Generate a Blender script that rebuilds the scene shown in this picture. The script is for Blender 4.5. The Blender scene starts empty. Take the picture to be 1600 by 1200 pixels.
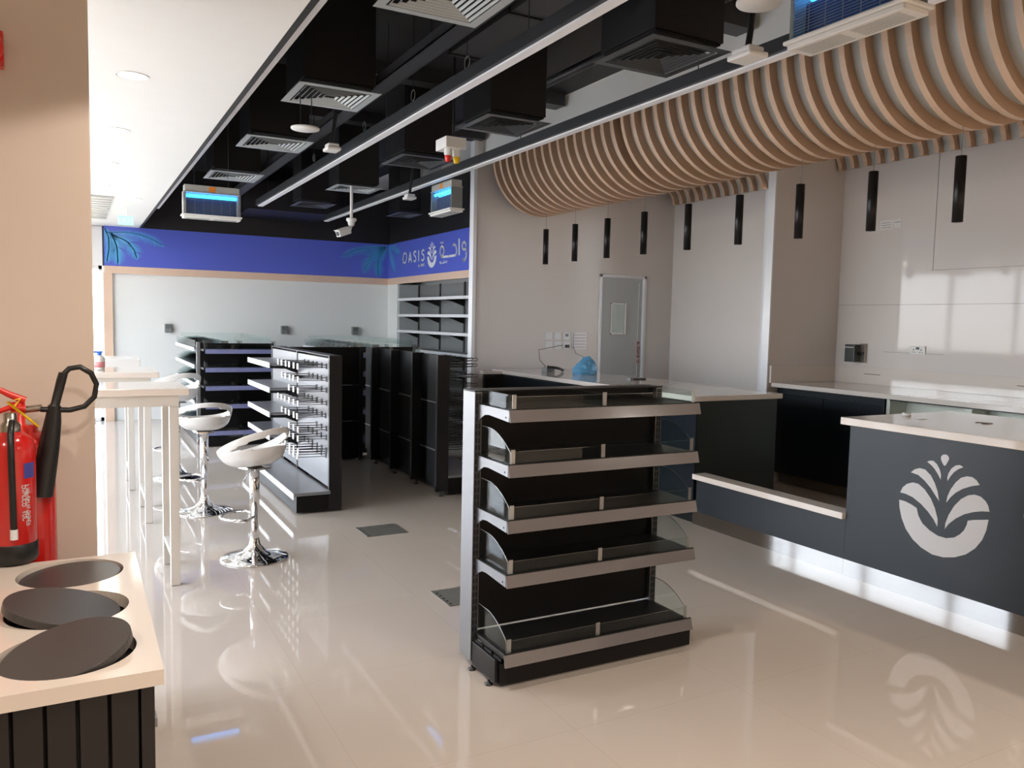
import bpy, bmesh, math, random
from mathutils import Vector, Matrix
random.seed(7)
S = bpy.context.scene
C = S.collection
PI = math.pi

# ------------------------------------------------------------------ camera
YAW, PIT, ROL, FPX, CAMH = 0.4972838, -0.0772120, 0.0212687, 1257.3, 1.5
cy, sy, cp, sp = math.cos(YAW), math.sin(YAW), math.cos(PIT), math.sin(PIT)
F = Vector((sy*cp, cy*cp, sp)); Rt = Vector((cy, -sy, 0)); U = Rt.cross(F)
cr, sr = math.cos(ROL), math.sin(ROL)
R2 = cr*Rt + sr*U; U2 = -sr*Rt + cr*U
cd = bpy.data.cameras.new('camera'); cam = bpy.data.objects.new('camera', cd); C.objects.link(cam)
cd.sensor_width = 36; cd.lens = FPX*36/1600; cd.clip_start = 0.02; cd.clip_end = 300
M = Matrix((R2, U2, -F)).transposed().to_4x4(); M.translation = Vector((0, 0, CAMH)); cam.matrix_world = M
S.camera = cam

# ------------------------------------------------------------------ exposure, world, sun, daylight
S.view_settings.view_transform = 'Standard'; S.view_settings.look = 'None'
S.view_settings.gamma = 1; S.view_settings.use_curve_mapping = False
S.view_settings.exposure = 0.22
W = bpy.data.worlds.new('sky'); S.world = W; W.use_nodes = True
nt = W.node_tree; nt.nodes.clear()
wo = nt.nodes.new('ShaderNodeOutputWorld'); bg = nt.nodes.new('ShaderNodeBackground')
tc = nt.nodes.new('ShaderNodeTexCoord'); sx = nt.nodes.new('ShaderNodeSeparateXYZ'); rp = nt.nodes.new('ShaderNodeValToRGB')
mr = nt.nodes.new('ShaderNodeMapRange'); mr.inputs[1].default_value = -1; mr.inputs[2].default_value = 1
nt.links.new(tc.outputs['Generated'], sx.inputs[0]); nt.links.new(sx.outputs[2], mr.inputs[0]); nt.links.new(mr.outputs[0], rp.inputs[0])
el = rp.color_ramp.elements
el[0].position = 0.0; el[0].color = (0.42, 0.35, 0.28, 1)
el[1].position = 1.0; el[1].color = (0.50, 0.66, 1.0, 1)
e = rp.color_ramp.elements.new(0.47); e.color = (0.55, 0.48, 0.40, 1)
e = rp.color_ramp.elements.new(0.51); e.color = (0.92, 0.93, 0.95, 1)
e = rp.color_ramp.elements.new(0.60); e.color = (0.80, 0.88, 1.0, 1)
nt.links.new(rp.outputs[0], bg.inputs[0]); bg.inputs[1].default_value = 10.5
nt.links.new(bg.outputs[0], wo.inputs[0])

def light(name, kind, loc, energy, color=(1, 1, 1), **kw):
    l = bpy.data.lights.new(name, kind); l.energy = energy; l.color = color
    o = bpy.data.objects.new(name, l); C.objects.link(o); o.location = loc
    for k, v in kw.items():
        if k == 'aim': o.rotation_euler = Vector(v).to_track_quat('-Z', 'Y').to_euler()
        elif k == 'portal': l.cycles.is_portal = True
        else: setattr(l, k, v)
    return o
light('sun', 'SUN', (-4, 6, 6), 9.0, (1.0, 0.93, 0.82), aim=(0.50, 0.16, -0.76), angle=0.01)
light('window_daylight', 'AREA', (-1.17, 7.15, 1.35), 1, aim=(1, 0, 0), shape='RECTANGLE', size=2.6, size_y=7.4, portal=True)

# ------------------------------------------------------------------ materials
MATS = {}
def mat(name, col, rough=0.5, metal=0.0, spec=0.5, coat=0.0, noise=0.0, nscale=8.0, emit=None, es=1.0, bump=0.0, bscale=60.0, aniso=0.0):
    if name in MATS: return MATS[name]
    m = bpy.data.materials.new(name); m.use_nodes = True; t = m.node_tree; b = t.nodes['Principled BSDF']
    b.inputs['Base Color'].default_value = (*col, 1); b.inputs['Roughness'].default_value = rough
    b.inputs['Metallic'].default_value = metal; b.inputs['Specular IOR Level'].default_value = spec
    b.inputs['Coat Weight'].default_value = coat; b.inputs['Coat Roughness'].default_value = 0.05
    tcn = t.nodes.new('ShaderNodeTexCoord')
    if noise:
        n = t.nodes.new('ShaderNodeTexNoise'); n.inputs['Scale'].default_value = nscale; n.inputs['Detail'].default_value = 4
        mx = t.nodes.new('ShaderNodeMixRGB'); mx.inputs[1].default_value = (*[c*(1-noise) for c in col], 1)
        mx.inputs[2].default_value = (*[min(1, c*(1+noise)) for c in col], 1)
        t.links.new(tcn.outputs['Object'], n.inputs['Vector']); t.links.new(n.outputs[0], mx.inputs[0]); t.links.new(mx.outputs[0], b.inputs['Base Color'])
    if bump:
        n2 = t.nodes.new('ShaderNodeTexNoise'); n2.inputs['Scale'].default_value = bscale
        bp = t.nodes.new('ShaderNodeBump'); bp.inputs['Strength'].default_value = bump; bp.inputs['Distance'].default_value = 0.01
        t.links.new(tcn.outputs['Object'], n2.inputs['Vector']); t.links.new(n2.outputs[0], bp.inputs['Height']); t.links.new(bp.outputs[0], b.inputs['Normal'])
    if emit:
        b.inputs['Emission Color'].default_value = (*emit, 1); b.inputs['Emission Strength'].default_value = es
    MATS[name] = m; return m

def clear_mat(name, tint=(0.93, 0.97, 0.96), rough=0.02, base=0.02):
    m = bpy.data.materials.new(name); m.use_nodes = True; t = m.node_tree; t.nodes.clear()
    o = t.nodes.new('ShaderNodeOutputMaterial'); tr = t.nodes.new('ShaderNodeBsdfTransparent'); gl = t.nodes.new('ShaderNodeBsdfGlossy')
    gl.inputs['Roughness'].default_value = rough; tr.inputs[0].default_value = (*tint, 1)
    lw = t.nodes.new('ShaderNodeLayerWeight'); lw.inputs[0].default_value = 0.5
    pw = t.nodes.new('ShaderNodeMath'); pw.operation = 'POWER'; pw.inputs[1].default_value = 4.0
    ad = t.nodes.new('ShaderNodeMath'); ad.operation = 'MULTIPLY_ADD'; ad.inputs[1].default_value = 0.5; ad.inputs[2].default_value = base; ad.use_clamp = True
    mx = t.nodes.new('ShaderNodeMixShader')
    t.links.new(lw.outputs['Facing'], pw.inputs[0]); t.links.new(pw.outputs[0], ad.inputs[0]); t.links.new(ad.outputs[0], mx.inputs[0]); t.links.new(tr.outputs[0], mx.inputs[1]); t.links.new(gl.outputs[0], mx.inputs[2])
    t.links.new(mx.outputs[0], o.inputs[0]); MATS[name] = m; return m

def floor_mat():
    m = bpy.data.materials.new('polished_beige_tile'); m.use_nodes = True; t = m.node_tree; b = t.nodes['Principled BSDF']
    tcn = t.nodes.new('ShaderNodeTexCoord'); br = t.nodes.new('ShaderNodeTexBrick')
    br.offset = 0.0; br.inputs['Scale'].default_value = 1.0; br.inputs['Brick Width'].default_value = 0.8; br.inputs['Row Height'].default_value = 0.8
    br.inputs['Mortar Size'].default_value = 0.0012; br.inputs['Mortar Smooth'].default_value = 0.2
    br.inputs['Color1'].default_value = (0.51, 0.445, 0.385, 1); br.inputs['Color2'].default_value = (0.52, 0.455, 0.395, 1); br.inputs['Mortar'].default_value = (0.46, 0.38, 0.31, 1)
    t.links.new(tcn.outputs['Object'], br.inputs['Vector']); t.links.new(br.outputs['Color'], b.inputs['Base Color'])
    b.inputs['Roughness'].default_value = 0.022; b.inputs['Specular IOR Level'].default_value = 0.45
    return m

def wood_mat():
    m = bpy.data.materials.new('pale_oak'); m.use_nodes = True; t = m.node_tree; b = t.nodes['Principled BSDF']
    tcn = t.nodes.new('ShaderNodeTexCoord'); mp = t.nodes.new('ShaderNodeMapping'); mp.inputs['Scale'].default_value = (3, 40, 3)
    n = t.nodes.new('ShaderNodeTexNoise'); n.inputs['Scale'].default_value = 2.5; n.inputs['Detail'].default_value = 5
    r = t.nodes.new('ShaderNodeValToRGB'); r.color_ramp.elements[0].color = (0.62, 0.43, 0.29, 1); r.color_ramp.elements[1].color = (0.74, 0.54, 0.385, 1)
    t.links.new(tcn.outputs['Object'], mp.inputs[0]); t.links.new(mp.outputs[0], n.inputs['Vector']); t.links.new(n.outputs[0], r.inputs[0]); t.links.new(r.outputs[0], b.inputs['Base Color'])
    b.inputs['Roughness'].default_value = 0.45
    return m

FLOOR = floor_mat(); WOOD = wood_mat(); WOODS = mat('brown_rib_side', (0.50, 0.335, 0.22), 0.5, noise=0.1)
WHITE = mat('white_paint', (0.84, 0.84, 0.81), 0.6, noise=0.02)
PANEL = mat('glossy_grey_white_panel', (0.70, 0.655, 0.62), 0.05, spec=0.28, noise=0.015, nscale=1.5)
PANELS = mat('satin_grey_white_panel', (0.70, 0.655, 0.62), 0.22, spec=0.3, noise=0.015, nscale=1.5)
BACKW = mat('white_wall_paint', (0.80, 0.82, 0.81), 0.35, noise=0.01)
PILLAR = mat('warm_beige_paint', (0.63, 0.53, 0.45), 0.65, noise=0.02)
BLACKP = mat('black_ceiling_paint', (0.014, 0.014, 0.015), 0.55, bump=0.1)
BLACKW = mat('black_wall_paint', (0.016, 0.016, 0.018), 0.35)
DUCT = mat('black_duct_metal', (0.010, 0.010, 0.011), 0.4)
DARKG = mat('dark_grey_ceiling_metal', (0.030, 0.031, 0.034), 0.4)
BLKMET = mat('black_powder_coat', (0.012, 0.0115, 0.012), 0.3, spec=0.25, bump=0.04, bscale=300)
BLKPAN = mat('black_shelf_panel', (0.0035, 0.0032, 0.0032), 0.42, spec=0.22)
POST = mat('grey_metallic_post', (0.30, 0.30, 0.31), 0.32, metal=0.85)
RAIL = mat('clear_price_rail', (0.135, 0.122, 0.122), 0.2, spec=0.6, coat=0.5)
WRAIL = mat('white_price_rail', (0.75, 0.76, 0.78), 0.2)
BRAIL = mat('blue_grey_price_rail', (0.16, 0.17, 0.30), 0.15, coat=0.4)
SLOT = mat('slot_black', (0.002, 0.002, 0.002), 0.8)
ACR = clear_mat('clear_acrylic')
ACRE = clear_mat('acrylic_edge', (0.90, 0.94, 0.94), 0.1, 0.10)
CLIP = clear_mat('frosted_clip', (0.75, 0.77, 0.74), 0.3, 0.35)
GLASS = clear_mat('window_glass', (0.97, 0.98, 0.98), 0.0, 0.0)
STEEL = mat('brushed_steel', (0.40, 0.38, 0.355), 0.07, metal=1.0)
CHROME = mat('chrome', (0.80, 0.80, 0.80), 0.05, metal=1.0)
ALU = mat('white_aluminium_trim', (0.80, 0.81, 0.83), 0.15, spec=0.6)
CREAM = mat('cream_powder_coat', (0.60, 0.56, 0.50), 0.35)
WPLA = mat('white_gloss_plastic', (0.68, 0.665, 0.64), 0.18, spec=0.55)
QUARTZ = mat('cream_quartz', (0.72, 0.66, 0.60), 0.07, spec=0.6, noise=0.02, nscale=60)
QWARM = mat('warm_white_quartz', (0.70, 0.62, 0.545), 0.08, spec=0.6)
ISLAND = mat('charcoal_laminate', (0.020, 0.024, 0.029), 0.34, spec=0.35)
CABG = mat('dark_green_black_laminate', (0.008, 0.011, 0.011), 0.3)
CABN = mat('dark_navy_laminate', (0.009, 0.013, 0.018), 0.28, spec=0.35)
CABIN = mat('pale_green_melamine', (0.60, 0.64, 0.57), 0.4)
TANP = mat('tan_panel', (0.20, 0.17, 0.12), 0.5)
LOGOW = mat('pale_grey_vinyl', (0.58, 0.57, 0.57), 0.4)
SIGNW = mat('white_vinyl', (0.80, 0.84, 0.86), 0.4)
BLUE = mat('royal_blue_sign', (0.10, 0.14, 0.62), 0.25, noise=0.05, nscale=1.0)
PALM = mat('cyan_palm_print', (0.09, 0.45, 0.82), 0.3)
FRAMEW = mat('peach_oak_frame', (0.74, 0.54, 0.41), 0.4, noise=0.04)
GRILL = mat('pale_grille_metal', (0.50, 0.54, 0.54), 0.3, metal=0.2)
GRILD = mat('dark_grille_metal', (0.10, 0.105, 0.11), 0.28, metal=0.4)
STRIP = mat('white_led_diffuser', (0.86, 0.86, 0.88), 0.4)
WDEV = mat('white_device_plastic', (0.75, 0.74, 0.71), 0.4)
BDEV = mat('black_device_plastic', (0.012, 0.012, 0.012), 0.35)
GDEV = mat('grey_device', (0.20, 0.21, 0.21), 0.4)
DGDEV = mat('dark_teal_grey', (0.085, 0.10, 0.10), 0.3, metal=0.3)
UV = mat('blue_uv_tube', (0.1, 0.5, 1.0), 0.3, emit=(0.03, 0.38, 1.0), es=4.0)
NAVYM = mat('blue_mesh', (0.02, 0.06, 0.16), 0.3, metal=0.3)
LAMP = mat('warm_led_disc', (1, 1, 1), 0.5, emit=(1.0, 0.95, 0.86), es=5.0)
RED = mat('extinguisher_red', (0.58, 0.014, 0.010), 0.2, coat=0.5)
REDP = mat('red_plastic', (0.70, 0.03, 0.02), 0.3)
YEL = mat('yellow_plastic', (0.85, 0.55, 0.01), 0.35)
ORANGE = mat('orange_label', (0.75, 0.25, 0.03), 0.4)
LBLUE = mat('label_blue', (0.06, 0.06, 0.28), 0.4)
BRASS = mat('nickel_fitting', (0.42, 0.39, 0.34), 0.25, metal=1.0)
RUB = mat('black_rubber', (0.010, 0.010, 0.010), 0.35)
LID = mat('dark_grey_lid', (0.050, 0.046, 0.045), 0.35, bump=0.05, bscale=200)
BROWNB = mat('brown_black_panelling', (0.011, 0.008, 0.0075), 0.55, noise=0.3, nscale=3)
BAG = mat('blue_translucent_plastic', (0.10, 0.33, 0.55), 0.3, bump=0.6, bscale=30, coat=0.3)
DOORM = mat('pale_grey_door', (0.50, 0.53, 0.53), 0.25)
DOORG = mat('pale_green_glass', (0.62, 0.72, 0.68), 0.1)
PINK = mat('pink_red_label', (0.65, 0.25, 0.25), 0.4)
EXITG = mat('green_exit_sign', (0.35, 0.8, 0.65), 0.4, emit=(0.4, 1.0, 0.8), es=0.5)
FBOX = mat('floor_box_steel', (0.24, 0.235, 0.21), 0.35, metal=0.5, noise=0.15, nscale=30)
HOSE = RUB

# ------------------------------------------------------------------ mesh helpers
class MB:
    def __init__(s): s.v = []; s.f = []; s.sm = []
    def add(s, vs, fs, smooth=False):
        o = len(s.v); s.v += [tuple(v) for v in vs]
        for f in fs: s.f.append([i+o for i in f]); s.sm.append(smooth)
        return s
    def box(s, x0, x1, y0, y1, z0, z1, mtx=None):
        vs = [Vector(p) for p in ((x0,y0,z0),(x1,y0,z0),(x1,y1,z0),(x0,y1,z0),(x0,y0,z1),(x1,y0,z1),(x1,y1,z1),(x0,y1,z1))]
        if mtx: vs = [mtx @ v for v in vs]
        return s.add(vs, [(0,3,2,1),(4,5,6,7),(0,1,5,4),(1,2,6,5),(2,3,7,6),(3,0,4,7)])
    def tube(s, pts, r, n=8, cap=True, closed=False):
        pts = [Vector(p) for p in pts]; N = len(pts); rr = r if isinstance(r, (list, tuple)) else [r]*N
        vs = []; up = None
        for i, p in enumerate(pts):
            a = pts[i-1] if (i or closed) else pts[i]; b = pts[(i+1) % N] if (i < N-1 or closed) else pts[i]
            d = (b-a).normalized()
            if up is None: up = d.orthogonal().normalized()
            up = (up - d*up.dot(d)); up = up.normalized() if up.length > 1e-6 else d.orthogonal().normalized()
            w = d.cross(up)
            for k in range(n):
                t = 2*PI*k/n; vs.append(p + rr[i]*(math.cos(t)*up + math.sin(t)*w))
        fs = []
        for i in range(N if closed else N-1):
            j = (i+1) % N
            for k in range(n): fs.append((i*n+k, i*n+(k+1) % n, j*n+(k+1) % n, j*n+k))
        s.add(vs, fs, True)
        if cap and not closed:
            s.add(vs[:n], [tuple(range(n))[::-1]]); s.add(vs[-n:], [tuple(range(n))])
        return s
    def lathe(s, prof, n=32, c=(0, 0, 0), mtx=None, sm=True, cap=True):
        vs = []; c = Vector(c)
        for r, z in prof:
            for k in range(n):
                t = 2*PI*k/n; v = Vector((r*math.cos(t), r*math.sin(t), z)); vs.append((mtx @ v if mtx else v) + c)
        fs = []
        for i in range(len(prof)-1):
            for k in range(n): fs.append((i*n+k, i*n+(k+1) % n, (i+1)*n+(k+1) % n, (i+1)*n+k))
        s.add(vs, fs, sm)
        if not cap: return s
        if prof[0][0] > 1e-5: s.add(vs[:n], [tuple(range(n))[::-1]])
        if prof[-1][0] > 1e-5: s.add(vs[-n:], [tuple(range(n))])
        return s
    def prism(s, poly, f3, t0, t1):
        """poly: 2D outline; f3(u, v, t) -> point; solid between t0 and t1"""
        n = len(poly)
        vs = [f3(u, v, t0) for u, v in poly] + [f3(u, v, t1) for u, v in poly]
        s.add(vs, [tuple(range(n))[::-1], tuple(range(n, 2*n))] + [(i, (i+1) % n, n+(i+1) % n, n+i) for i in range(n)])
        return s
    def stroke(s, pts, w, f3, t0, t1):
        """flat pen stroke along a 2D polyline, given thickness"""
        for i in range(len(pts)-1):
            (a, b), (c, d) = pts[i], pts[i+1]; L = math.hypot(c-a, d-b) or 1e-6
            nx, ny = -(d-b)/L*w/2, (c-a)/L*w/2
            s.prism([(a+nx, b+ny), (a-nx, b-ny), (c-nx, d-ny), (c+nx, d+ny)], f3, t0, t1)
        for a, b in pts[1:-1]:
            s.prism([(a+w/2*math.cos(k*PI/4), b+w/2*math.sin(k*PI/4)) for k in range(8)], f3, t0, t1)
        return s
    def build(s, name, m, parent=None, bevel=0.0, fix=True):
        me = bpy.data.meshes.new(name); me.from_pydata(s.v, [], s.f)
        me.polygons.foreach_set('use_smooth', s.sm)
        if fix:
            b = bmesh.new(); b.from_mesh(me); bmesh.ops.recalc_face_normals(b, faces=b.faces); b.to_mesh(me); b.free()
        me.materials.append(m); me.update()
        o = bpy.data.objects.new(name, me); C.objects.link(o)
        if parent:
            me.transform(Matrix.Translation(-origin_of(parent))); o.parent = parent
        if bevel:
            md = o.modifiers.new('bevel', 'BEVEL'); md.width = bevel; md.segments = 2; md.limit_method = 'ANGLE'; md.angle_limit = 0.9
        return o

def split_parts(mb, name, m, parent):
    """every loose piece of the collected mesh becomes an object of its own"""
    p = list(range(len(mb.v)))
    def fd(a):
        while p[a] != a: p[a] = p[p[a]]; a = p[a]
        return a
    for f in mb.f:
        for q in f[1:]: p[fd(f[0])] = fd(q)
    gr = {}
    for f, sm in zip(mb.f, mb.sm): gr.setdefault(fd(f[0]), []).append((f, sm))
    for fs in gr.values():
        ids = sorted({q for f, _ in fs for q in f}); mp = {q: i for i, q in enumerate(ids)}
        n = MB(); n.v = [mb.v[q] for q in ids]; n.f = [[mp[q] for q in f] for f, _ in fs]; n.sm = [sm for _, sm in fs]
        n.build(name, m, parent)

def origin_of(parent):
    # parts are modelled in world space, then stored relative to the thing they belong to
    v = Vector((0, 0, 0))
    while parent: v += parent.location; parent = parent.parent
    return v

def tag(o, label=None, cat=None, group=None, kind=None):
    if label: o['label'] = label
    if cat: o['category'] = cat
    if group: o['group'] = group
    if kind: o['kind'] = kind
    return o
def thing(name, label, cat, loc=(0, 0, 0), group=None, rz=0):
    o = bpy.data.objects.new(name, None); C.objects.link(o); o.location = loc; o.rotation_euler = (0, 0, rz)
    o.empty_display_size = 0.1
    return tag(o, label, cat, group)
def struct(name, mb, m, bevel=0): return tag(mb.build(name, m, None, bevel), kind='structure')
def copy_tree(o, parent=None):
    c = o.copy(); C.objects.link(c); c.parent = parent
    for ch in list(o.children): copy_tree(ch, c)
    return c
def B(*a): return MB().box(*a)
def rot(ax, a): return Matrix.Rotation(a, 4, ax)
def T(x, y, z): return Matrix.Translation((x, y, z))

# ================================================================== THE ROOM
struct('floor', B(-2.6, 8.0, -4.1, 12.9, -0.12, 0), FLOOR)
ZT, ZW = 3.55, 2.69
# dropped white ceiling on the left, with downlight holes left closed
struct('ceiling', B(-2.6, 0.80, -4.1, 12.5, ZW, ZW+0.10), WHITE)
struct('ceiling', B(-2.6, 3.93, -4.1, 12.9, ZT, ZT+0.12), BLACKP)
struct('ceiling', B(3.93, 8.0, -4.1, 12.9, ZT, ZT+0.12), WHITE)
struct('trim_1', B(0.80, 0.83, -4.1, 12.5, ZW, ZT), BLACKP)          # black upstand of the dropped ceiling
# rear shop wall: white below, black above the sign band
m = MB().box(0.34, 4.9, 12.5, 12.7, 0, 2.15)
struct('wall_back', m, BACKW)
struct('wall_back', B(-2.6, 4.9, 12.46, 12.7, 2.69, ZT), BLACKW)
struct('wall_back', B(0.34, 4.9, 12.50, 12.7, 2.15, 2.69), BLACKW)
struct('wall_back', B(-2.6, 0.34, 12.50, 12.7, 2.15, 2.69), WHITE)
struct('wall_back', B(-2.6, -1.1, 12.5, 12.7, 0, 2.15), BACKW)
# right wall of the rear shop
struct('wall_shop_right', B(4.9, 5.05, 8.2, 12.7, 0, 2.15), BACKW)
struct('wall_shop_right', B(4.46, 4.9, 12.05, 12.5, 0, 2.05), BACKW)
struct('wall_shop_right', B(4.47, 5.05, 8.2, 12.7, 2.15, ZT), BLACKW)
# wall with the door (faces the camera)
m = MB().box(3.86, 5.50, 8.0, 8.08, 0, ZT).box(6.19, 6.75, 8.0, 8.08, 0, ZT).box(5.50, 6.19, 8.0, 8.08, 2.09, ZT)
struct('wall_door', m, PANELS)
struct('trim_2', B(3.815, 3.859, 7.985, 8.08, 0, ZT), ALU, 0.004)
# right wall beyond the partition, its end trim, passage behind it
struct('wall_right', B(6.60, 6.75, 6.48, 8.0, 0, ZT), PANEL)
struct('trim_3', B(6.585, 6.76, 6.34, 6.48, 0, ZT), ALU, 0.004)
struct('wall_passage', B(7.6, 7.7, 5.6, 8.2, 0, ZT), BLACKW)
# partition facing the camera and right wall behind the rear counter
struct('wall_partition', B(5.83, 6.76, 5.60, 5.68, 0, ZT), PANELS)
struct('trim_4', B(5.812, 5.83, 5.595, 5.685, 0, ZT), ALU)
m = MB().box(6.76, 6.90, -4.1, 5.68, 0, ZT)
struct('wall_right', m, PANEL)
for k, (y0, y1, z) in enumerate(((-4, 5.6, 1.735), (-4, 4.62, 2.04), (4.45, 5.05, 1.29))):
    struct('trim_%d' % (5+k), B(6.757, 6.7605, y0, y1, z-0.0015, z+0.0015), GDEV)
struct('trim_8', B(6.757, 6.7605, 4.60, 4.603, 2.04, ZT), GDEV)
# room behind the camera
struct('wall_left', B(-2.7, -2.6, -4.1, 3.0, 0, ZT), PILLAR)
struct('wall_left', B(-2.7, 0.052, 3.0, 3.42, 0, ZW), PILLAR, 0.004)    # the pillar with the extinguishers
struct('wall_front', B(-2.7, 8.0, -4.2, -4.1, 0, ZT), PILLAR)
# glazed wall on the left
m = MB()
ys = [3.42, 4.66, 5.90, 7.14, 8.38, 9.62, 10.86]
for y in ys: m.box(-1.24, -1.18, y-0.03, y+0.03, 0, ZW)
m.box(-1.24, -1.18, 3.42, 10.86, 0, 0.07).box(-1.24, -1.18, 3.42, 10.86, 2.62, ZW).box(-1.235, -1.185, 3.42, 10.86, 0.95, 0.99)
f = tag(m.build('window_1', ALU), kind='structure')
MB().box(-1.215, -1.209, 3.42, 10.86, 0.07, 2.62).build('window_pane', GLASS, f)
struct('wall_left', B(-1.3, -1.18, 10.89, 12.5, 0, ZW), WHITE)
# narrow rear window beside the sign
m = MB().box(-1.1, -1.04, 12.52, 12.58, 0, 2.69).box(0.29, 0.335, 12.52, 12.58, 0, 2.15).box(-1.1, 0.335, 12.52, 12.58, 0, 0.05).box(-1.1, 0.335, 12.52, 12.58, 2.10, 2.15)
f = tag(m.build('window_2', ALU), kind='structure')
MB().box(-1.04, 0.29, 12.545, 12.55, 0.05, 2.10).build('window_pane', GLASS, f)
# pavement outside
struct('floor_outside', B(-30, -1.3, -10, 40, -0.2, -0.02), mat('pale_paving', (0.42, 0.38, 0.33), 0.8, noise=0.1))

# door in the far wall
d = tag(B(5.535, 6.155, 8.02, 8.055, 0.01, 2.055).build('door_1', DOORM), kind='structure')
m = MB().box(5.50, 5.535, 7.985, 8.1, 0, 2.09).box(6.155, 6.19, 7.985, 8.1, 0, 2.09).box(5.50, 6.19, 7.985, 8.1, 2.055, 2.09)
m.build('door_frame', ALU, d, 0.003)
B(6.10, 6.103, 8.013, 8.021, 0.05, 2.0).build('door_edge_strip', WHITE, d)
m = MB().box(5.685, 5.70, 8.008, 8.022, 1.375, 1.75).box(5.885, 5.905, 8.0, 8.022, 1.375, 1.75).box(5.685, 5.905, 8.008, 8.022, 1.74, 1.75).box(5.685, 5.905, 8.008, 8.022, 1.375, 1.385)
w = m.build('vision_panel_frame', CHROME, d)
B(5.70, 5.885, 8.014, 8.0205, 1.385, 1.74).build('vision_panel', DOORG, w)

# ------------------------------------------------------------------ lettering helpers
LET = {'P': [[(0,0),(0,1),(.5,1),(.6,.88),(.6,.62),(.5,.5),(0,.5)]], 'U': [[(0,1),(0,.2),(.12,0),(.48,0),(.6,.2),(.6,1)]],
 'S': [[(.6,.85),(.5,1),(.12,1),(0,.85),(0,.65),(.12,.53),(.5,.47),(.6,.35),(.6,.15),(.48,0),(.1,0),(0,.15)]], 'H': [[(0,0),(0,1)],[(.6,0),(.6,1)],[(0,.5),(.6,.5)]],
 'A': [[(0,0),(.3,1),(.6,0)],[(.12,.35),(.48,.35)]], 'D': [[(0,0),(0,1),(.4,1),(.6,.8),(.6,.2),(.4,0),(0,0)]], 'N': [[(0,0),(0,1),(.6,0),(.6,1)]],
 'O': [[(.3,0),(.06,.2),(0,.5),(.06,.8),(.3,1),(.54,.8),(.6,.5),(.54,.2),(.3,0)]], 'C': [[(.6,.85),(.45,1),(.15,1),(0,.8),(0,.2),(.15,0),(.45,0),(.6,.15)]],
 'b': [[(0,1),(0,0),(.4,0),(.5,.15),(.5,.45),(.4,.6),(0,.6)]], 'y': [[(0,.6),(.25,.05)],[(.5,.6),(.15,-.3)]], 'B': [[(0,0),(0,1),(.45,1),(.55,.85),(.55,.65),(.45,.5),(0,.5)],[(.45,.5),(.6,.35),(.6,.15),(.45,0),(0,0)]],
 'R': [[(0,0),(0,1),(.5,1),(.6,.85),(.6,.65),(.5,.5),(0,.5)],[(.3,.5),(.6,0)]], 'E': [[(.6,1),(0,1),(0,0),(.6,0)],[(0,.5),(.5,.5)]], 'I': [[(.3,0),(.3,1)]], 'F': [[(.6,1),(0,1),(0,0)],[(0,.5),(.5,.5)]], 'W': [[(0,1),(.15,0),(.3,.7),(.45,0),(.6,1)]], 'T': [[(0,1),(.6,1)],[(.3,0),(.3,1)]], 'X': [[(0,0),(.6,1)],[(0,1),(.6,0)]], ' ': []}
def write(mb, txt, h, w, f3, t0, t1, step=0.8, ox=0, oy=0):
    for i, c in enumerate(txt):
        for st in LET.get(c, []): mb.stroke([(ox+(i*step+a)*h, oy+b*h) for a, b in st], w, f3, t0, t1)
    return mb
LOGO = [
 [(-0.005,0.500),(0.022,0.498),(0.039,0.478),(0.041,0.459),(0.027,0.428),(0.007,0.392),(-0.005,0.391),(-0.022,0.414),(-0.039,0.443),(-0.041,0.471),(-0.027,0.491)],
 [(-0.181,0.400),(-0.152,0.416),(-0.116,0.419),(-0.077,0.391),(-0.047,0.349),(-0.029,0.297),(-0.030,0.249),(-0.057,0.292),(-0.097,0.341),(-0.134,0.373)],
 [(0.188,0.409),(0.151,0.423),(0.111,0.412),(0.072,0.376),(0.045,0.324),(0.036,0.281),(0.041,0.249),(0.063,0.294),(0.095,0.341),(0.140,0.382)],
 [(-0.348,0.265),(-0.308,0.303),(-0.256,0.324),(-0.197,0.319),(-0.134,0.272),(-0.088,0.204),(-0.054,0.129),(-0.032,0.038),(-0.072,0.084),(-0.127,0.149),(-0.197,0.211),(-0.267,0.253)],
 [(0.351,0.269),(0.319,0.308),(0.278,0.330),(0.226,0.328),(0.172,0.305),(0.122,0.251),(0.077,0.176),(0.050,0.102),(0.041,0.039),(0.077,0.095),(0.127,0.152),(0.194,0.203),(0.271,0.242)],
 [(-0.453,0.041),(-0.427,0.099),(-0.382,0.142),(-0.323,0.167),(-0.262,0.165),(-0.192,0.124),(-0.120,0.047),(-0.072,-0.039),(-0.036,-0.142),(-0.034,-0.215),(-0.079,-0.151),(-0.142,-0.088),(-0.219,-0.029),(-0.312,0.020),(-0.391,0.038)],
 [(0.459,0.041),(0.444,0.091),(0.416,0.131),(0.369,0.163),(0.308,0.170),(0.251,0.152),(0.186,0.104),(0.122,0.023),(0.073,-0.075),(0.045,-0.163),(0.043,-0.219),(0.079,-0.161),(0.145,-0.093),(0.222,-0.036),(0.314,0.007),(0.391,0.030)],
 [(-0.459,-0.036),(-0.452,-0.108),(-0.421,-0.215),(-0.367,-0.317),(-0.285,-0.403),(-0.190,-0.462),(-0.070,-0.500),(0.045,-0.498),(0.156,-0.468),(0.262,-0.412),(0.349,-0.330),(0.409,-0.235),(0.441,-0.136),(0.455,-0.034),(0.384,-0.052),(0.305,-0.072),(0.262,-0.088),(0.256,-0.127),(0.233,-0.186),(0.195,-0.235),(0.143,-0.278),(0.061,-0.306),(-0.025,-0.303),(-0.115,-0.269),(-0.192,-0.219),(-0.240,-0.152),(-0.263,-0.081),(-0.323,-0.057),(-0.392,-0.039)]]
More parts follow.
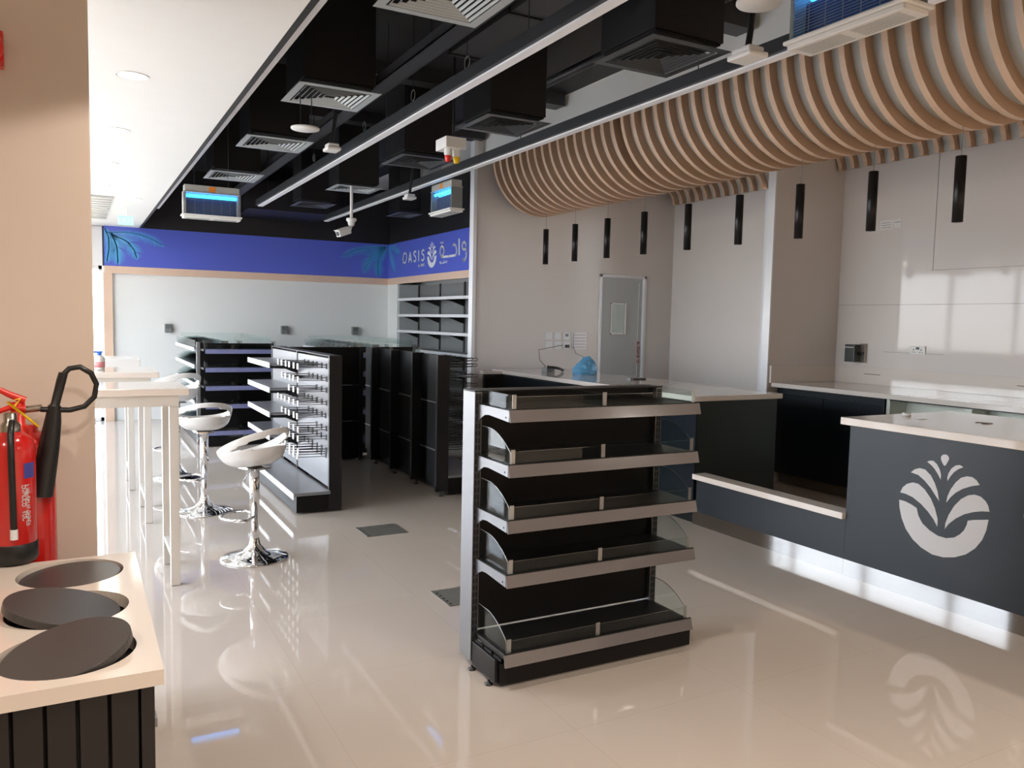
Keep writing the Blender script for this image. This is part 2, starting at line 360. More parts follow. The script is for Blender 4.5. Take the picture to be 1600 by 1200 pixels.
OASIS = [
 [(11.685,2.514),(11.738,2.498),(11.769,2.430),(11.752,2.375),(11.708,2.356),(11.644,2.370),(11.609,2.436),(11.626,2.487),(11.685,2.514)],
 [(11.526,2.356),(11.468,2.503),(11.405,2.357)], [(11.503,2.400),(11.423,2.403)],
 [(11.226,2.495),(11.273,2.509),(11.323,2.487),(11.312,2.460),(11.240,2.422),(11.229,2.384),(11.268,2.357),(11.319,2.371)],
 [(11.123,2.514),(11.118,2.356)],
 [(10.911,2.496),(10.956,2.508),(11.004,2.488),(10.999,2.462),(10.924,2.425),(10.913,2.381),(10.961,2.354),(11.016,2.372)]]
WAHA = [
 [(10.309,2.572),(10.309,2.552)], [(10.245,2.569),(10.244,2.549)],
 [(10.269,2.515),(10.320,2.491),(10.336,2.444),(10.317,2.388),(10.281,2.365),(10.041,2.360),(9.827,2.361),(9.790,2.382),(9.784,2.428),(9.802,2.475),(9.848,2.505),(9.897,2.505),(9.903,2.489)],
 [(10.269,2.515),(10.216,2.491),(10.197,2.435),(10.221,2.395),(10.281,2.365)],
 [(9.710,2.571),(9.701,2.353)],
 [(9.489,2.459),(9.509,2.500),(9.548,2.516),(9.594,2.506),(9.613,2.468),(9.591,2.428),(9.544,2.415),(9.487,2.427),(9.489,2.459)],
 [(9.489,2.459),(9.481,2.394),(9.484,2.330),(9.516,2.287),(9.554,2.274),(9.582,2.284),(9.583,2.303)]]
SUB = [[(10.330,2.278),(10.340,2.299),(10.305,2.304),(10.287,2.286),(10.313,2.277),(10.260,2.277),(10.217,2.285)],
 [(10.218,2.306),(10.208,2.278),(10.165,2.279)], [(10.167,2.317),(10.160,2.282)], [(10.140,2.295),(10.114,2.276),(10.086,2.305)]]

# push plate on the door
p = B(6.088, 6.128, 8.008, 8.0205, 1.01, 1.30).build('push_plate', mat('pink_plate', (0.62, 0.42, 0.40), 0.4), d)
m = MB()
for i, c in enumerate('PUSH'):
    write(m, c, 0.038, 0.007, lambda u, v, t: (6.097+u, 8.008-t, v), 0, 0.002, oy=1.245-i*0.052)
m.stroke([(0, 0.02), (0.02, 0), (0.02, 0.03)], 0.006, lambda u, v, t: (6.097+u, 8.008-t, 1.03+v), 0, 0.002)
m.build('push_lettering', BDEV, p)

# ------------------------------------------------------------------ blue sign band
def fronds(mb, spines, f3, t0, t1, leaf=0.16, n=26):
    for sp_ in spines:
        P = [Vector((a, b)) for a, b in sp_]
        for i in range(len(P)-1): pass
        L = [0]
        for i in range(1, len(P)): L.append(L[-1]+(P[i]-P[i-1]).length)
        def at(s):
            for i in range(1, len(P)):
                if s <= L[i] or i == len(P)-1:
                    k = (s-L[i-1])/(L[i]-L[i-1]); return P[i-1].lerp(P[i], k), (P[i]-P[i-1]).normalized()
        mb.stroke([tuple(at(L[-1]*k/12)[0]) for k in range(13)], 0.014, f3, t0, t1)
        for k in range(n):
            q = (k+0.5)/n; p, dd = at(L[-1]*q); ln = leaf*math.sin(PI*min(1, q*0.9+0.12))**0.7
            for sg in (-1, 1):
                nn = Vector((-dd.y, dd.x))*sg
                dr = (nn*0.75+dd*0.75).normalized()
                if dr.y > 0.2: dr.y *= 0.35
                a = p+dd*0.009; c = p-dd*0.009; tip = p+dr*ln
                if tip.y > 2.675: tip.y = 2.675
                if tip.y < 2.16: tip.y = 2.16
                mb.prism([tuple(a), tuple(c), tuple(tip)], f3, t0, t1)
t = thing('sign_fascia', 'royal blue sign band with cyan palm fronds along the rear white wall', 'sign', (2.4, 12.47, 2.15))
B(0.36, 4.44, 12.44, 12.50, 2.15, 2.69).build('sign_panel', BLUE, t)
f3 = lambda u, v, s: (min(max(u, 0.362), 4.438), 12.4395-s, v)
for sp1 in ([[(0.40,2.60),(0.66,2.62),(0.82,2.60),(0.98,2.54),(1.12,2.45)],[(0.45,2.58),(0.66,2.49),(0.74,2.37),(0.77,2.25)],[(0.45,2.60),(0.52,2.42),(0.53,2.17)],[(0.37,2.66),(0.42,2.54),(0.42,2.37),(0.39,2.19)],
 [(4.41,2.66),(4.10,2.62),(3.87,2.57),(3.67,2.45)],[(4.39,2.65),(4.14,2.49),(4.03,2.22)],[(4.40,2.65),(4.26,2.42),(4.28,2.17)]]):
    m = MB(); fronds(m, [sp1], f3, 0, 0.002); m.build('palm_frond_print', PALM, t)
t = thing('sign_fascia', 'royal blue sign band reading OASIS with Arabic name, above the wall shelves', 'sign', (4.45, 10.3, 2.15))
B(4.44, 4.47, 8.2, 12.44, 2.15, 2.69).build('sign_panel', BLUE, t)
f3 = lambda u, v, s: (4.4395-s, min(u, 12.438), v)
for sp1 in ([[(12.42,2.66),(12.16,2.64),(11.90,2.53)],[(12.42,2.64),(12.27,2.48),(12.10,2.24)],[(8.9,2.66),(9.2,2.60),(9.36,2.48)]]):
    m = MB(); fronds(m, [sp1], f3, 0, 0.002, leaf=0.14, n=18); m.build('palm_frond_print', PALM, t)
f3 = lambda u, v, s: (4.4385-s, u, v)
m = MB()
for st in OASIS: m.stroke(st, 0.026, f3, 0, 0.003)
m.build('oasis_lettering', SIGNW, t)
m = MB()
for st in WAHA: m.stroke(st, 0.030, f3, 0, 0.003)
m.build('arabic_lettering', SIGNW, t)
m = MB()
for st in SUB: m.stroke(st, 0.009, f3, 0, 0.003)
m.build('small_arabic_lettering', SIGNW, t)
m = MB()
write(m, 'by ADNOC', 0.034, 0.007, lambda u, v, s: (4.4385-s, 11.13-u, 2.275+v), 0, 0.003, step=0.9)
m.build('small_latin_lettering', SIGNW, t)
m = MB()
for pl in LOGO: m.prism([(10.625-a*0.36, 2.417+b*0.36) for a, b in pl], f3, 0, 0.003)
m.build('palm_logo', SIGNW, t)
# peach wooden border under the sign band
t = thing('wood_border', 'peach wooden border framing the rear wall below the blue band', 'frame', (2.4, 12.47, 2.05))
B(0.36, 4.45, 12.435, 12.50, 2.05, 2.149).build('top_rail', FRAMEW, t)
B(0.345, 0.455, 12.435, 12.50, 0.0, 2.05).build('side_post', FRAMEW, t)
t = tag(B(4.43, 4.47, 8.2, 12.43, 2.05, 2.149).build('wood_border', FRAMEW), 'peach wooden rail above the grey wall shelves', 'frame')

struct('trim_9', B(3.945, 3.975, 0.2, 7.985, 3.20, 3.549), WHITE)
# ------------------------------------------------------------------ wooden rib ceiling feature
def rib_curve(xe, ze):
    P = []
    for k in range(0, 25):
        a = PI + 0.03 + (PI*0.85)*k/24; P.append((4.57+0.585*math.cos(a), 3.25+0.58*math.sin(a)))
    P += [(5.24, 3.24), (5.40, ze+0.27), (5.60, ze+0.285)]
    R = 0.55; ch = ze+0.29
    xe -= 0.13; cx, cz = xe-R, ze+0.0
    for k in range(0, 12):
        a = PI/2 - (PI/2)*k/11; P.append((cx+(R-0.005)*math.cos(a), cz+(ch-cz)*math.sin(a)))
    return P
def offset(P, dst):
    Q = []
    for i, (x, z) in enumerate(P):
        a = P[max(i-1, 0)]; b = P[min(i+1, len(P)-1)]; dx, dz = b[0]-a[0], b[1]-a[1]; L = math.hypot(dx, dz)
        Q.append((x-dz/L*dst, z+dx/L*dst))
    return Q
t = thing('ribbed_ceiling_feature', 'wave-shaped ceiling feature of curved pale oak ribs above the counters', 'ceiling feature', (5.0, 4.5, 3.5))
def rib_mesh(y, P):
    Q = offset(P, 0.10); Q = [(min(x, 6.752 if y < 5.6 else 6.592), min(z, 3.54)) for i, (x, z) in enumerate(Q)]
    n = len(P); vs = [(x, y-0.020, z) for x, z in P]+[(x, y-0.020, z) for x, z in Q]+[(x, y+0.020, z) for x, z in P]+[(x, y+0.020, z) for x, z in Q]
    fs = []
    for i in range(n-1):
        fs += [(i, i+1, n+i+1, n+i), (2*n+i, 3*n+i, 3*n+i+1, 2*n+i+1), (i, 2*n+i, 2*n+i+1, i+1), (n+i, n+i+1, 3*n+i+1, 3*n+i)]
    fs += [(0, n, 3*n, 2*n), (n-1, 3*n-1, 4*n-1, 2*n-1)]
    return MB().add(vs, fs)
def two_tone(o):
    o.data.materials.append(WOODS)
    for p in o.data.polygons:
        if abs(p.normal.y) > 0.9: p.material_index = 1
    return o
y = 7.86; k = 0; first = {}
while y > 0.9:
    key = 'far' if y > 5.7 else ('near' if y < 5.56 else None)
    if key is None: key = 'mid'
    if key not in first:
        P = rib_curve(6.60, 2.965) if key == 'far' else (rib_curve(6.76, 3.045) if key == 'near' else None)
        if P is None:
            P = [p for p in rib_curve(6.6, 2.965) if p[0] < 5.80]
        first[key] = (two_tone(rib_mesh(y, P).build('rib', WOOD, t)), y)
    else:
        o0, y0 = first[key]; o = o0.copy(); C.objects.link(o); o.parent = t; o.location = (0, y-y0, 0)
    y -= 0.1443; k += 1
for y0, y1, P in ((5.69, 7.9, rib_curve(6.60, 2.965)), (0.8, 5.58, rib_curve(6.76, 3.045))):
    A = offset(P, 0.068); A2 = offset(P, 0.075); n = len(A); lim = 6.59 if y0 > 5 else 6.75
    cl = lambda q: (min(q[0], lim), min(q[1], 3.545))
    vs = [(cl(q)[0], y0, cl(q)[1]) for q in A]+[(cl(q)[0], y1, cl(q)[1]) for q in A]
    MB().add(vs, [(i, i+1, n+i+1, n+i) for i in range(n-1)], True).build('backing_sheet', mat('grey_backing', (0.50, 0.52, 0.50), 0.35), t, fix=False)

# ------------------------------------------------------------------ LED light beams
for x, y1, lab in ((0.885, 10.97, 'long dark linear light beam nearest the white dropped ceiling'), (1.93, 9.95, 'middle long dark linear light beam under the black ceiling'), (2.995, 10.95, 'long dark linear light beam beside the wooden ribs')):
    t = thing('linear_light', lab, 'light', (x, 6, 2.8), 'linear light beams')
    B(x-0.03, x+0.055, 0.0, y1, 2.81, 2.875).build('housing', mat('beam_black', (0.013, 0.014, 0.016), 0.45), t)
    B(x-0.005, x+0.05, 0.0, y1, 2.80, 2.8095).build('diffuser', STRIP, t)
    m = MB()
    for yy in (1.5, 3.5, 5.5, 7.5, 9.5): m.tube([(x+0.02, yy, 2.875), (x+0.02, yy, ZT-0.003)], 0.003, 5)
    split_parts(m, 'suspension_wire', DARKG, t)

# ------------------------------------------------------------------ ceiling grilles with ducts
def grille(x0, x1, y0, y1, z, lab, light_=True, duct=True):
    t = thing('ceiling_grille', lab, 'air vent', ((x0+x1)/2, (y0+y1)/2, z), 'square ceiling grilles')
    gm = GRILL if light_ else GRILD
    def frame(m, a, w, zz, tilt):
        X0, X1, Y0, Y1 = x0+a, x1-a, y0+a, y1-a; h = tilt
        o = [(X0,Y0),(X1,Y0),(X1,Y1),(X0,Y1)]; i = [(X0+w,Y0+w),(X1-w,Y0+w),(X1-w,Y1-w),(X0+w,Y1-w)]
        vs = [(a_, b_, zz) for a_, b_ in o]+[(a_, b_, zz+h) for a_, b_ in i]+[(a_, b_, zz+0.003) for a_, b_ in o]+[(a_, b_, zz+h+0.003) for a_, b_ in i]
        fs = []
        for k in range(4):
            j = (k+1) % 4; fs += [(k, j, 4+j, 4+k), (8+k, 12+k, 12+j, 8+j), (k, 8+k, 8+j, j), (4+k, 4+j, 12+j, 12+k)]
        m.add(vs, fs)
    m = MB(); frame(m, 0, 0.045, z, 0.0); m.build('frame', gm, t)
    m = MB()
    for k in range(6): frame(m, 0.056+k*0.031, 0.010, z-0.001, 0.007)
    m.build('louvres', gm, t)
    B(x0+0.04, x1-0.04, y0+0.04, y1-0.04, z+0.035, z+0.045).build('plenum', SLOT, t)
    if duct:
        B(x0+0.03, x1-0.03, y0+0.03, y1-0.03, z+0.046, ZT-0.001).build('duct', DUCT, t)
    return t
G = [(1.20,1.71,3.08,3.60,2.9,'large square ceiling grille at the top edge between first two light beams',True),
 (1.20,1.71,4.94,5.45,2.9,'square ceiling grille with tall black duct, just above the round white disc',True),
 (1.19,1.71,6.57,7.08,2.9,'pale square ceiling grille left of the round white disc',True),
 (1.175,1.68,8.36,8.90,2.9,'square ceiling grille tinted blue above the left insect killer',True),
 (2.48,2.98,3.21,3.73,2.9,'dark square ceiling grille nearest the camera beside the wooden ribs',False),
 (2.48,2.98,4.99,5.49,2.9,'dark square ceiling grille above the end of the door wall',False),
 (2.46,2.96,6.57,7.12,2.9,'square ceiling grille left of the red and yellow alarm box',False),
 (2.44,2.94,8.44,8.89,2.9,'square ceiling grille right above the white security camera pole',True),
 (2.41,2.87,9.93,10.42,2.9,'small far square ceiling grille glowing blue near the rear wall',False),
 (3.75,4.10,10.14,10.63,2.9,'small far dark grille behind the right hanging insect killer',False)]
for g in G: grille(*g)
# ceiling clutter
t = thing('cable_tray', 'long dark cable tray running between the first two light beams', 'cable tray', (1.9, 6, 3.0))
m = MB().box(1.73, 1.85, 2.2, 12.3, 3.0, 3.008).box(1.73, 1.736, 2.2, 12.3, 3.0, 3.06).box(1.844, 1.85, 2.2, 12.3, 3.0, 3.06)
m.build('tray', DARKG, t)
m = MB()
for yy in (2.6, 4.2, 5.8, 7.4, 9.0, 10.6): m.tube([(1.734, yy, 3.05), (1.734, yy, ZT)], 0.004, 5).tube([(1.846, yy, 3.05), (1.846, yy, ZT)], 0.004, 5)
split_parts(m, 'hanger_rod', DARKG, t)
t = thing('air_duct', 'long dark rectangular air duct above the middle light beam', 'duct', (2.2, 5, 3.3))
m = MB().box(2.06, 2.40, 0.5, 4.7, 3.14, 3.42); m.build('duct_body', DARKG, t)
m = MB()
for yy in (1.5, 2.7, 3.9, 4.67): m.box(2.05, 2.41, yy, yy+0.03, 3.13, 3.43)
split_parts(m, 'flange', DUCT, t)
for i, (x, y0, y1, z, r, lab) in enumerate(((1.05, 1.5, 12.2, 3.3, 0.03, 'thin dark pipe high beside the white dropped ceiling'), (2.62, 5.8, 12.2, 3.35, 0.04, 'dark pipe high above the far grilles'), (3.30, 0.5, 12.2, 3.38, 0.035, 'dark pipe high above the beam beside the ribs'))):
    tag(MB().tube([(x, y0, z), (x, y1, z)], r, 10).build('ceiling_pipe', DARKG), lab, 'pipe')
for i, (y, z) in enumerate(((2.75, 3.42), (4.0, 3.42), (6.3, 3.44), (7.9, 3.44))):
    tag(B(0.86, 3.9, y, y+0.16, z, ZT-0.002).build('cross_beam', DARKG), ('nearest' if i == 0 else 'second' if i == 1 else 'third' if i == 2 else 'farthest')+' dark cross beam under the black ceiling', 'beam')
tag(B(2.05, 3.25, 11.2, 12.3, 2.93, 3.3).build('fan_coil_unit', DUCT), 'black box unit hung before the rear wall above the blue band', 'air conditioner')
rings = [(2.02,4.35,2.99),(2.02,5.2,3.0),(2.04,6.3,3.02),(2.04,7.3,3.03),(2.03,7.8,3.02)]
for i, (x, y, z) in enumerate(rings):
    t = thing('hanger_ring', 'thin ring hanger above the middle light beam, %s along it' % ('nearest', 'second', 'third', 'fourth', 'farthest')[i], 'hanger', (x, y, z), 'ring hangers')
    MB().tube([(x, y+0.035*math.cos(k*PI/8), z+0.035*math.sin(k*PI/8)) for k in range(16)], 0.003, 5, closed=True).build('ring', GDEV, t)
    MB().tube([(x, y, z+0.035), (x, y, ZT)], 0.0025, 5).build('rod', DARKG, t)

# downlights in the white ceiling
dl = [(0.271,4.56,'nearest and largest'),(0.261,5.94,'second'),(0.255,7.28,'third'),(0.244,8.58,'fourth'),(0.562,9.36,'fifth, set to the right'),(0.555,11.4,'farthest')]
hidden = [(0.2,3.2),(0.2,1.8),(0.2,0.4),(-1.2,1.8),(-1.2,0.2)]
for i, (x, y, w) in enumerate(dl):
    t = thing('downlight', 'round white recessed downlight, %s along the white ceiling' % w, 'ceiling light', (x, y, ZW), 'recessed downlights')
    MB().lathe([(0.078, -0.003), (0.078, 0.0), (0.066, 0.0), (0.066, -0.003), (0.078, -0.003)], 28, (x, y, ZW-0.0005), cap=False).build('trim_ring', WHITE, t)
    MB().prism([(x+0.065*math.cos(k*PI/16), y+0.065*math.sin(k*PI/16)) for k in range(32)], lambda u, v, q: (u, v, q), ZW-0.003, ZW-0.001).build('diffuser', LAMP, t)
    lo = light('downlight_lamp', 'AREA', (x, y, ZW-0.012), 3, (1.0, 0.92, 0.82), shape='DISK', size=0.13)
    lo.parent = t; lo.location = (0, 0, -0.012)
for x, y, en, b in ((0.72, 2.25, 62, 0.12), (0.3, 0.6, 80, 0.5), (-1.3, 1.2, 60, 0.5), (2.6, -0.6, 170, 0.6), (5.2, -1.2, 330, 0.6), (0.5, -2.0, 150, 0.6), (3.4, -2.6, 260, 0.6)):  # pillar lamp first, then unseen lamps and fixtures added to fill the foreground
    lo = light('downlight_lamp', 'SPOT', (x, y, ZW-0.02), en, (1.0, 0.88, 0.77), spot_size=(2.30 if en == 62 else 2.75), spot_blend=b, shadow_soft_size=0.05)
    t = thing('downlight', 'round downlight out of view, %s' % {62: 'just in front of the extinguisher pillar', 80: 'added as fill straight above the camera', 60: 'added as fill above the left side behind the bin counter', 170: 'added as fill between the camera and the logo counter', 330: 'added as fill above the near end of the rear counter', 150: 'added as fill two steps behind the camera', 260: 'added as fill farthest behind the camera towards the right'}[en], 'ceiling light', (x, y, ZW-0.02), 'downlights behind the camera')
    zt = ZW-0.001 if x < 0.8 else ZT-0.002
    MB().tube([(x, y, ZW+0.045 if x > 0.8 else ZW-0.001), (x, y, zt)], 0.01, 8).build('stem', BLKMET, t)
    MB().lathe([(0.07, -0.012), (0.07, 0.05 if x > 0.8 else 0.018), (0.062, 0.05 if x > 0.8 else 0.018), (0.062, -0.012)], 24, (x, y, ZW-0.02), cap=False).build('trim_ring', WHITE, t)
    lo.parent = t; lo.location = (0, 0, 0)
# exit sign, louvre
t = thing('exit_sign', 'small glowing green exit sign hung from the far white ceiling', 'exit sign', (0.52, 10.2, 2.6))
B(0.44, 0.60, 10.2, 10.21, 2.50, 2.60).build('sign_plate', EXITG, t)
B(0.51, 0.53, 10.2, 10.21, 2.60, 2.69).build('hanger', ALU, t)
m = MB()
write(m, 'EXIT', 0.05, 0.008, lambda u, v, s: (0.45+u, 10.199-s, 2.525+v), 0, 0.001)
m.build('lettering', WHITE, t)
t = thing('ceiling_louvre', 'grey slatted louvre panel in the far left of the white ceiling', 'air vent', (0.0, 10.4, 2.68))
m = MB()
for k in range(11): m.box(-0.4, 0.36, 9.3+k*0.2, 9.42+k*0.2, 2.67, 2.688)
m.build('slat', mat('louvre_grey', (0.5, 0.5, 0.47), 0.4), t)

# round white discs hanging by rods
for x, y, z, r, lab in ((1.285, 5.15, 2.67, 0.088, 'round white disc hung by two rods, beside the middle light beam'), (2.36, 2.40, 2.75, 0.088, 'round white disc at the top edge near the ribs')):
    t = thing('ceiling_disc', lab, 'ceiling fitting', (x, y, z), 'round white ceiling discs')
    MB().lathe([(0, 0), (r*0.96, 0), (r, 0.004), (r, 0.012), (0, 0.014)], 32, (x, y, z)).build('disc', WDEV, t)
    m = MB().tube([(x-0.03, y, z+0.01), (x-0.03, y, ZT)], 0.003, 6).tube([(x+0.04, y, z+0.01), (x+0.04, y, ZT)], 0.003, 6)
    split_parts(m, 'rod', DARKG, t)
# white boxes on conduit
for x, y, z, w, lab in ((1.625, 5.75, 2.68, 0.05, 'small white box on a black conduit right of the white disc'), (2.60, 2.70, 2.66, 0.055, 'small white box on a bent black conduit near the ribs'), (2.87, 7.45, 2.66, 0.05, 'small white box left of the far right insect killer')):
    t = thing('sensor_box', lab, 'sensor', (x, y, z), 'white ceiling sensor boxes')
    m = MB().box(x-w, x+w, y-w*1.3, y+w*1.3, z, z+0.025).box(x-w*0.8, x+w*0.8, y-w, y+w, z+0.025, z+0.05)
    m.build('sensor_body', WDEV, t, 0.008)
    MB().tube([(x, y, z+0.05), (x+0.01, y, z+0.12), (x+0.03, y, z+0.3), (x+0.03, y, ZT)], 0.014, 8).build('conduit', DUCT, t)
# alarm box with lamps
x, y, z = 2.28, 5.15, 2.66
t = thing('alarm_beacon_box', 'white ceiling box with a red and a yellow lamp beneath', 'alarm', (x, y, z))
B(x-0.075, x+0.075, y-0.09, y+0.09, z, z+0.075).build('box', WDEV, t, 0.004)
for dx, dy, mt in ((-0.035, -0.035, REDP), (0.035, -0.02, YEL)):
    b = MB().lathe([(0.026, 0), (0.028, -0.035), (0.022, -0.045)], 16, (x+dx, y+dy, z)).build('lamp_base', WDEV, t)
    MB().lathe([(0.022, -0.045), (0.024, -0.05), (0.018, -0.085), (0, -0.09)], 16, (x+dx, y+dy, z)).build('beacon', mt, b)
MB().tube([(x+0.02, y, z+0.075), (x+0.02, y, ZT)], 0.008, 6).build('conduit', DUCT, t)
# security camera
t = thing('security_camera', 'white security camera on a white drop pole under a grille', 'camera', (2.62, 8.55, 2.55))
cx_, cy_, cz_ = 2.60, 8.45, 2.50
MB().tube([(cx_, cy_, 2.9), (cx_, cy_, cz_+0.06)], 0.016, 10).build('pole', WDEV, t)
MB().lathe([(0.05, 0.06), (0.055, 0.045), (0.05, 0.03), (0.036, 0.02), (0.036, 0.0), (0.025, -0.02), (0, -0.03)], 20, (cx_, cy_, cz_)).build('mount', WDEV, t)
mt_ = T(cx_-0.075, cy_-0.03, cz_-0.085) @ rot('Z', 0.35) @ rot('Y', -0.35)
m = MB().box(-0.10, 0.05, -0.035, 0.035, -0.035, 0.035, mt_).box(-0.115, 0.05, -0.04, 0.04, 0.035, 0.042, mt_)
h = m.build('housing', WDEV, t, 0.006)
MB().tube([mt_ @ Vector((-0.104, 0, 0)), mt_ @ Vector((-0.09, 0, 0))], 0.026, 14).build('lens', BDEV, h)
MB().tube([(cx_, cy_, cz_-0.02), (cx_-0.02, cy_-0.01, cz_-0.075)], 0.014, 8).build('bracket', WDEV, t)

# insect killers
def killer(cx, cy, z, lab, along_y, L=0.50, H=0.30, W=0.13):
    t = thing('insect_killer', lab, 'insect killer', (cx, cy, z), 'hanging insect killers')
    def bx(m, a0, a1, b0, b1, z0, z1):
        if along_y: m.box(cx+b0, cx+b1, cy+a0, cy+a1, z0, z1)
        else: m.box(cx+a0, cx+a1, cy+b0, cy+b1, z0, z1)
    h = L/2; w = W/2
    m = MB(); bx(m, -h, h, -w, w, z, z+0.02); bx(m, -h-0.012, h+0.012, -w-0.012, w+0.012, z+0.02, z+0.035); m.build('tray', WDEV, t, 0.004)
    m = MB()
    for q in range(2):
        for k in range(7): bx(m, (-h+0.03) if q else 0.02, -0.02 if q else h-0.03, -w+0.022+k*(W-0.05)/6, -w+0.026+k*(W-0.05)/6, z-0.0006, z)
    m.build('tray_slots', GDEV, t)
    m = MB(); bx(m, -h+0.01, h-0.01, -w+0.01, w-0.01, z+H-0.06, z+H); bx(m, -h, h, -w, w, z+H-0.07, z+H-0.06); hd = m.build('hood', mat('hood_grey', (0.42, 0.42, 0.39), 0.4), t, 0.004)
    m = MB(); bx(m, -0.03, 0.03, -w+0.008, -w+0.0105, z+H-0.055, z+H-0.008); m.build('badge', ORANGE, hd)
    for sgn in (-1, 1):
        m = MB(); bx(m, (h-0.02 if sgn > 0 else -h), (h if sgn > 0 else -h+0.02), -w+0.01, w-0.01, z+0.035, z+H-0.07); m.build('end_cheek', GDEV, t)
    for b in (-0.025, 0.025):
        a0, a1 = -h+0.03, h-0.03; zz = z+H-0.095
        p0 = (cx+b, cy+a0, zz) if along_y else (cx+a0, cy+b, zz); p1 = (cx+b, cy+a1, zz) if along_y else (cx+a1, cy+b, zz)
        MB().tube([p0, p1], 0.013, 10).build('uv_tube', UV, t)
    m = MB(); bx(m, -h+0.03, h-0.03, -0.004, 0.004, z+0.04, z+H-0.125); m.build('zapper_grid', NAVYM, t)
    m = MB()
    n = int(H*100)-6
    for k in range(n):
        zz = z+0.042+k*0.011
        if zz > z+H-0.075: break
        for b in (-w+0.004, w-0.004):
            p0 = (cx+b, cy-h+0.01, zz) if along_y else (cx-h+0.01, cy+b, zz); p1 = (cx+b, cy+h-0.01, zz) if along_y else (cx+h-0.01, cy+b, zz)
            m.tube([p0, p1], 0.0012, 4, cap=False)
    for k in range(7):
        a = -h+0.02+k*(L-0.04)/6
        for b in (-w+0.004, w-0.004):
            p = (cx+b, cy+a) if along_y else (cx+a, cy+b); m.tube([(*p, z+0.03), (*p, z+H-0.07)], 0.0015, 4, cap=False)
    m.build('guard_mesh', GDEV, t)
    m = MB()
    for a in (-h*0.6, h*0.6):
        p = (cx, cy+a) if along_y else (cx+a, cy); m.tube([(*p, z+H), (*p, ZT)], 0.002, 4)
    split_parts(m, 'chain', GDEV, t)
killer(1.13, 8.0, 2.385, 'hanging insect killer with glowing blue tube facing the camera, near the left light beam', False)
killer(3.17, 7.25, 2.52, 'hanging insect killer seen end-on beside the end of the door wall', True)
killer(2.49, 2.06, 2.56, 'large nearest insect killer cut off by the top edge of the photo', True)

# ------------------------------------------------------------------ pendants
pys = [7.59, 7.01, 6.44, 5.87, 5.28, 4.69, 4.10, 3.51, 2.93]
words = ['first from the door wall', 'second from the door wall', 'third from the door wall, left of the door', 'fourth, above the grey door', 'fifth, just right of the door', 'sixth, before the bright wall trim', 'seventh, right of the bright trim', 'eighth, left of the small wall labels', 'ninth and nearest, at far right']
for i, yy in enumerate(pys):
    t = thing('pendant_light', 'black tube pendant lamp, %s' % words[i], 'pendant lamp', (4.5, yy, 2.13), 'black tube pendants')
    MB().lathe([(0.024, 0.0), (0.03, 0.0), (0.03, 0.375), (0.0, 0.375)], 20, (4.5, yy, 2.13), sm=True).build('lamp_tube', BLKMET, t)
    MB().lathe([(0, 0.012), (0.024, 0.012), (0.024, 0.0)], 20, (4.5, yy, 2.13)).build('recessed_lens', SLOT, t)
    MB().tube([(4.5, yy, 2.505), (4.5, yy, 2.675)], 0.002, 5).build('cable', GDEV, t)
# small black spotlights on the ribs
for i, (x, y, z) in enumerate(((5.15, 6.65, 2.93), (5.15, 5.8, 2.93), (5.15, 5.0, 2.93), (5.15, 3.9, 2.93))):
    t = thing('spotlight', 'tiny black spotlight peeping from under the wooden ribs, %s' % ('farthest', 'second from the far end', 'third from the far end', 'nearest')[i], 'spotlight', (x, y, z), 'small rib spotlights')
    MB().lathe([(0.0, -0.02), (0.032, -0.015), (0.036, 0.02), (0.02, 0.05), (0, 0.05)], 14, (x, y, z)).build('head', BDEV, t)
    MB().tube([(x, y, z+0.04), (x, y, 3.26)], 0.006, 6).build('stem', BDEV, t)

# ================================================================== COUNTERS
# island with logo
t = thing('service_island', 'charcoal counter with white palm logo and pale stone top, at right', 'counter', (4.1, 1.5, 0))
B(4.10, 5.05, -0.6, 3.262, 0.10, 0.925).build('body', ISLAND, t)
B(4.098, 5.06, -0.6, 3.262, 0.0, 0.10).build('kick_plate', STEEL, t)
B(4.055, 5.12, -0.6, 3.30, 0.925, 0.969).build('countertop', QWARM, t, 0.003)
m = MB(); f3 = lambda u, v, s: (4.0995-s, u, v)
for pl in LOGO: m.prism([(2.653-a*0.558, 0.559+b*0.558) for a, b in pl], f3, 0, 0.002)
m.build('palm_logo', LOGOW, t)
m = MB(); sc = 0.558/0.36
for st in WAHA: m.stroke([(2.653+(u-10.625)*sc, 0.559+(v-2.417)*sc) for u, v in st], 0.030*sc, f3, 0, 0.002)
m.build('arabic_lettering', LOGOW, t)
MB().lathe([(0.0, 0.0), (0.045, 0.0), (0.045, 0.004), (0, 0.005)], 24, (4.64, 2.78, 0.9692)).build('grommet', STEEL, t)
# low parapet joining island and pay counter
t = thing('low_parapet', 'low charcoal parapet with pale capping linking the two counters', 'partition', (4.15, 3.9, 0))
B(4.10, 4.19, 3.263, 4.60, 0.10, 0.345).build('panel', ISLAND, t)
B(4.098, 4.19, 3.263, 4.63, 0.0, 0.10).build('kick_plate', STEEL, t)
B(4.07, 4.20, 3.264, 4.62, 0.346, 0.386).build('capping', QWARM, t, 0.003)
# pay counter
t = thing('pay_counter', 'long dark counter with cream stone top reaching back to the door wall', 'counter', (4.5, 6.2, 0))
B(4.12, 4.94, 4.66, 7.97, 0.0, 0.928).build('body', CABG, t)
B(4.105, 4.12, 4.64, 7.75, 0.06, 0.915).build('front_panel', CABN, t)
B(4.115, 4.945, 4.64, 4.66, 0.0, 0.928).build('end_panel', CABG, t)
B(4.075, 4.995, 4.63, 7.975, 0.930, 0.970).build('countertop', QUARTZ, t, 0.003)
B(3.87, 4.10, 7.75, 7.80, 0.0, 0.93).build('return_panel', CABG, t)
B(3.85, 4.08, 7.74, 7.84, 0.931, 0.965).build('return_capping', QUARTZ, t)
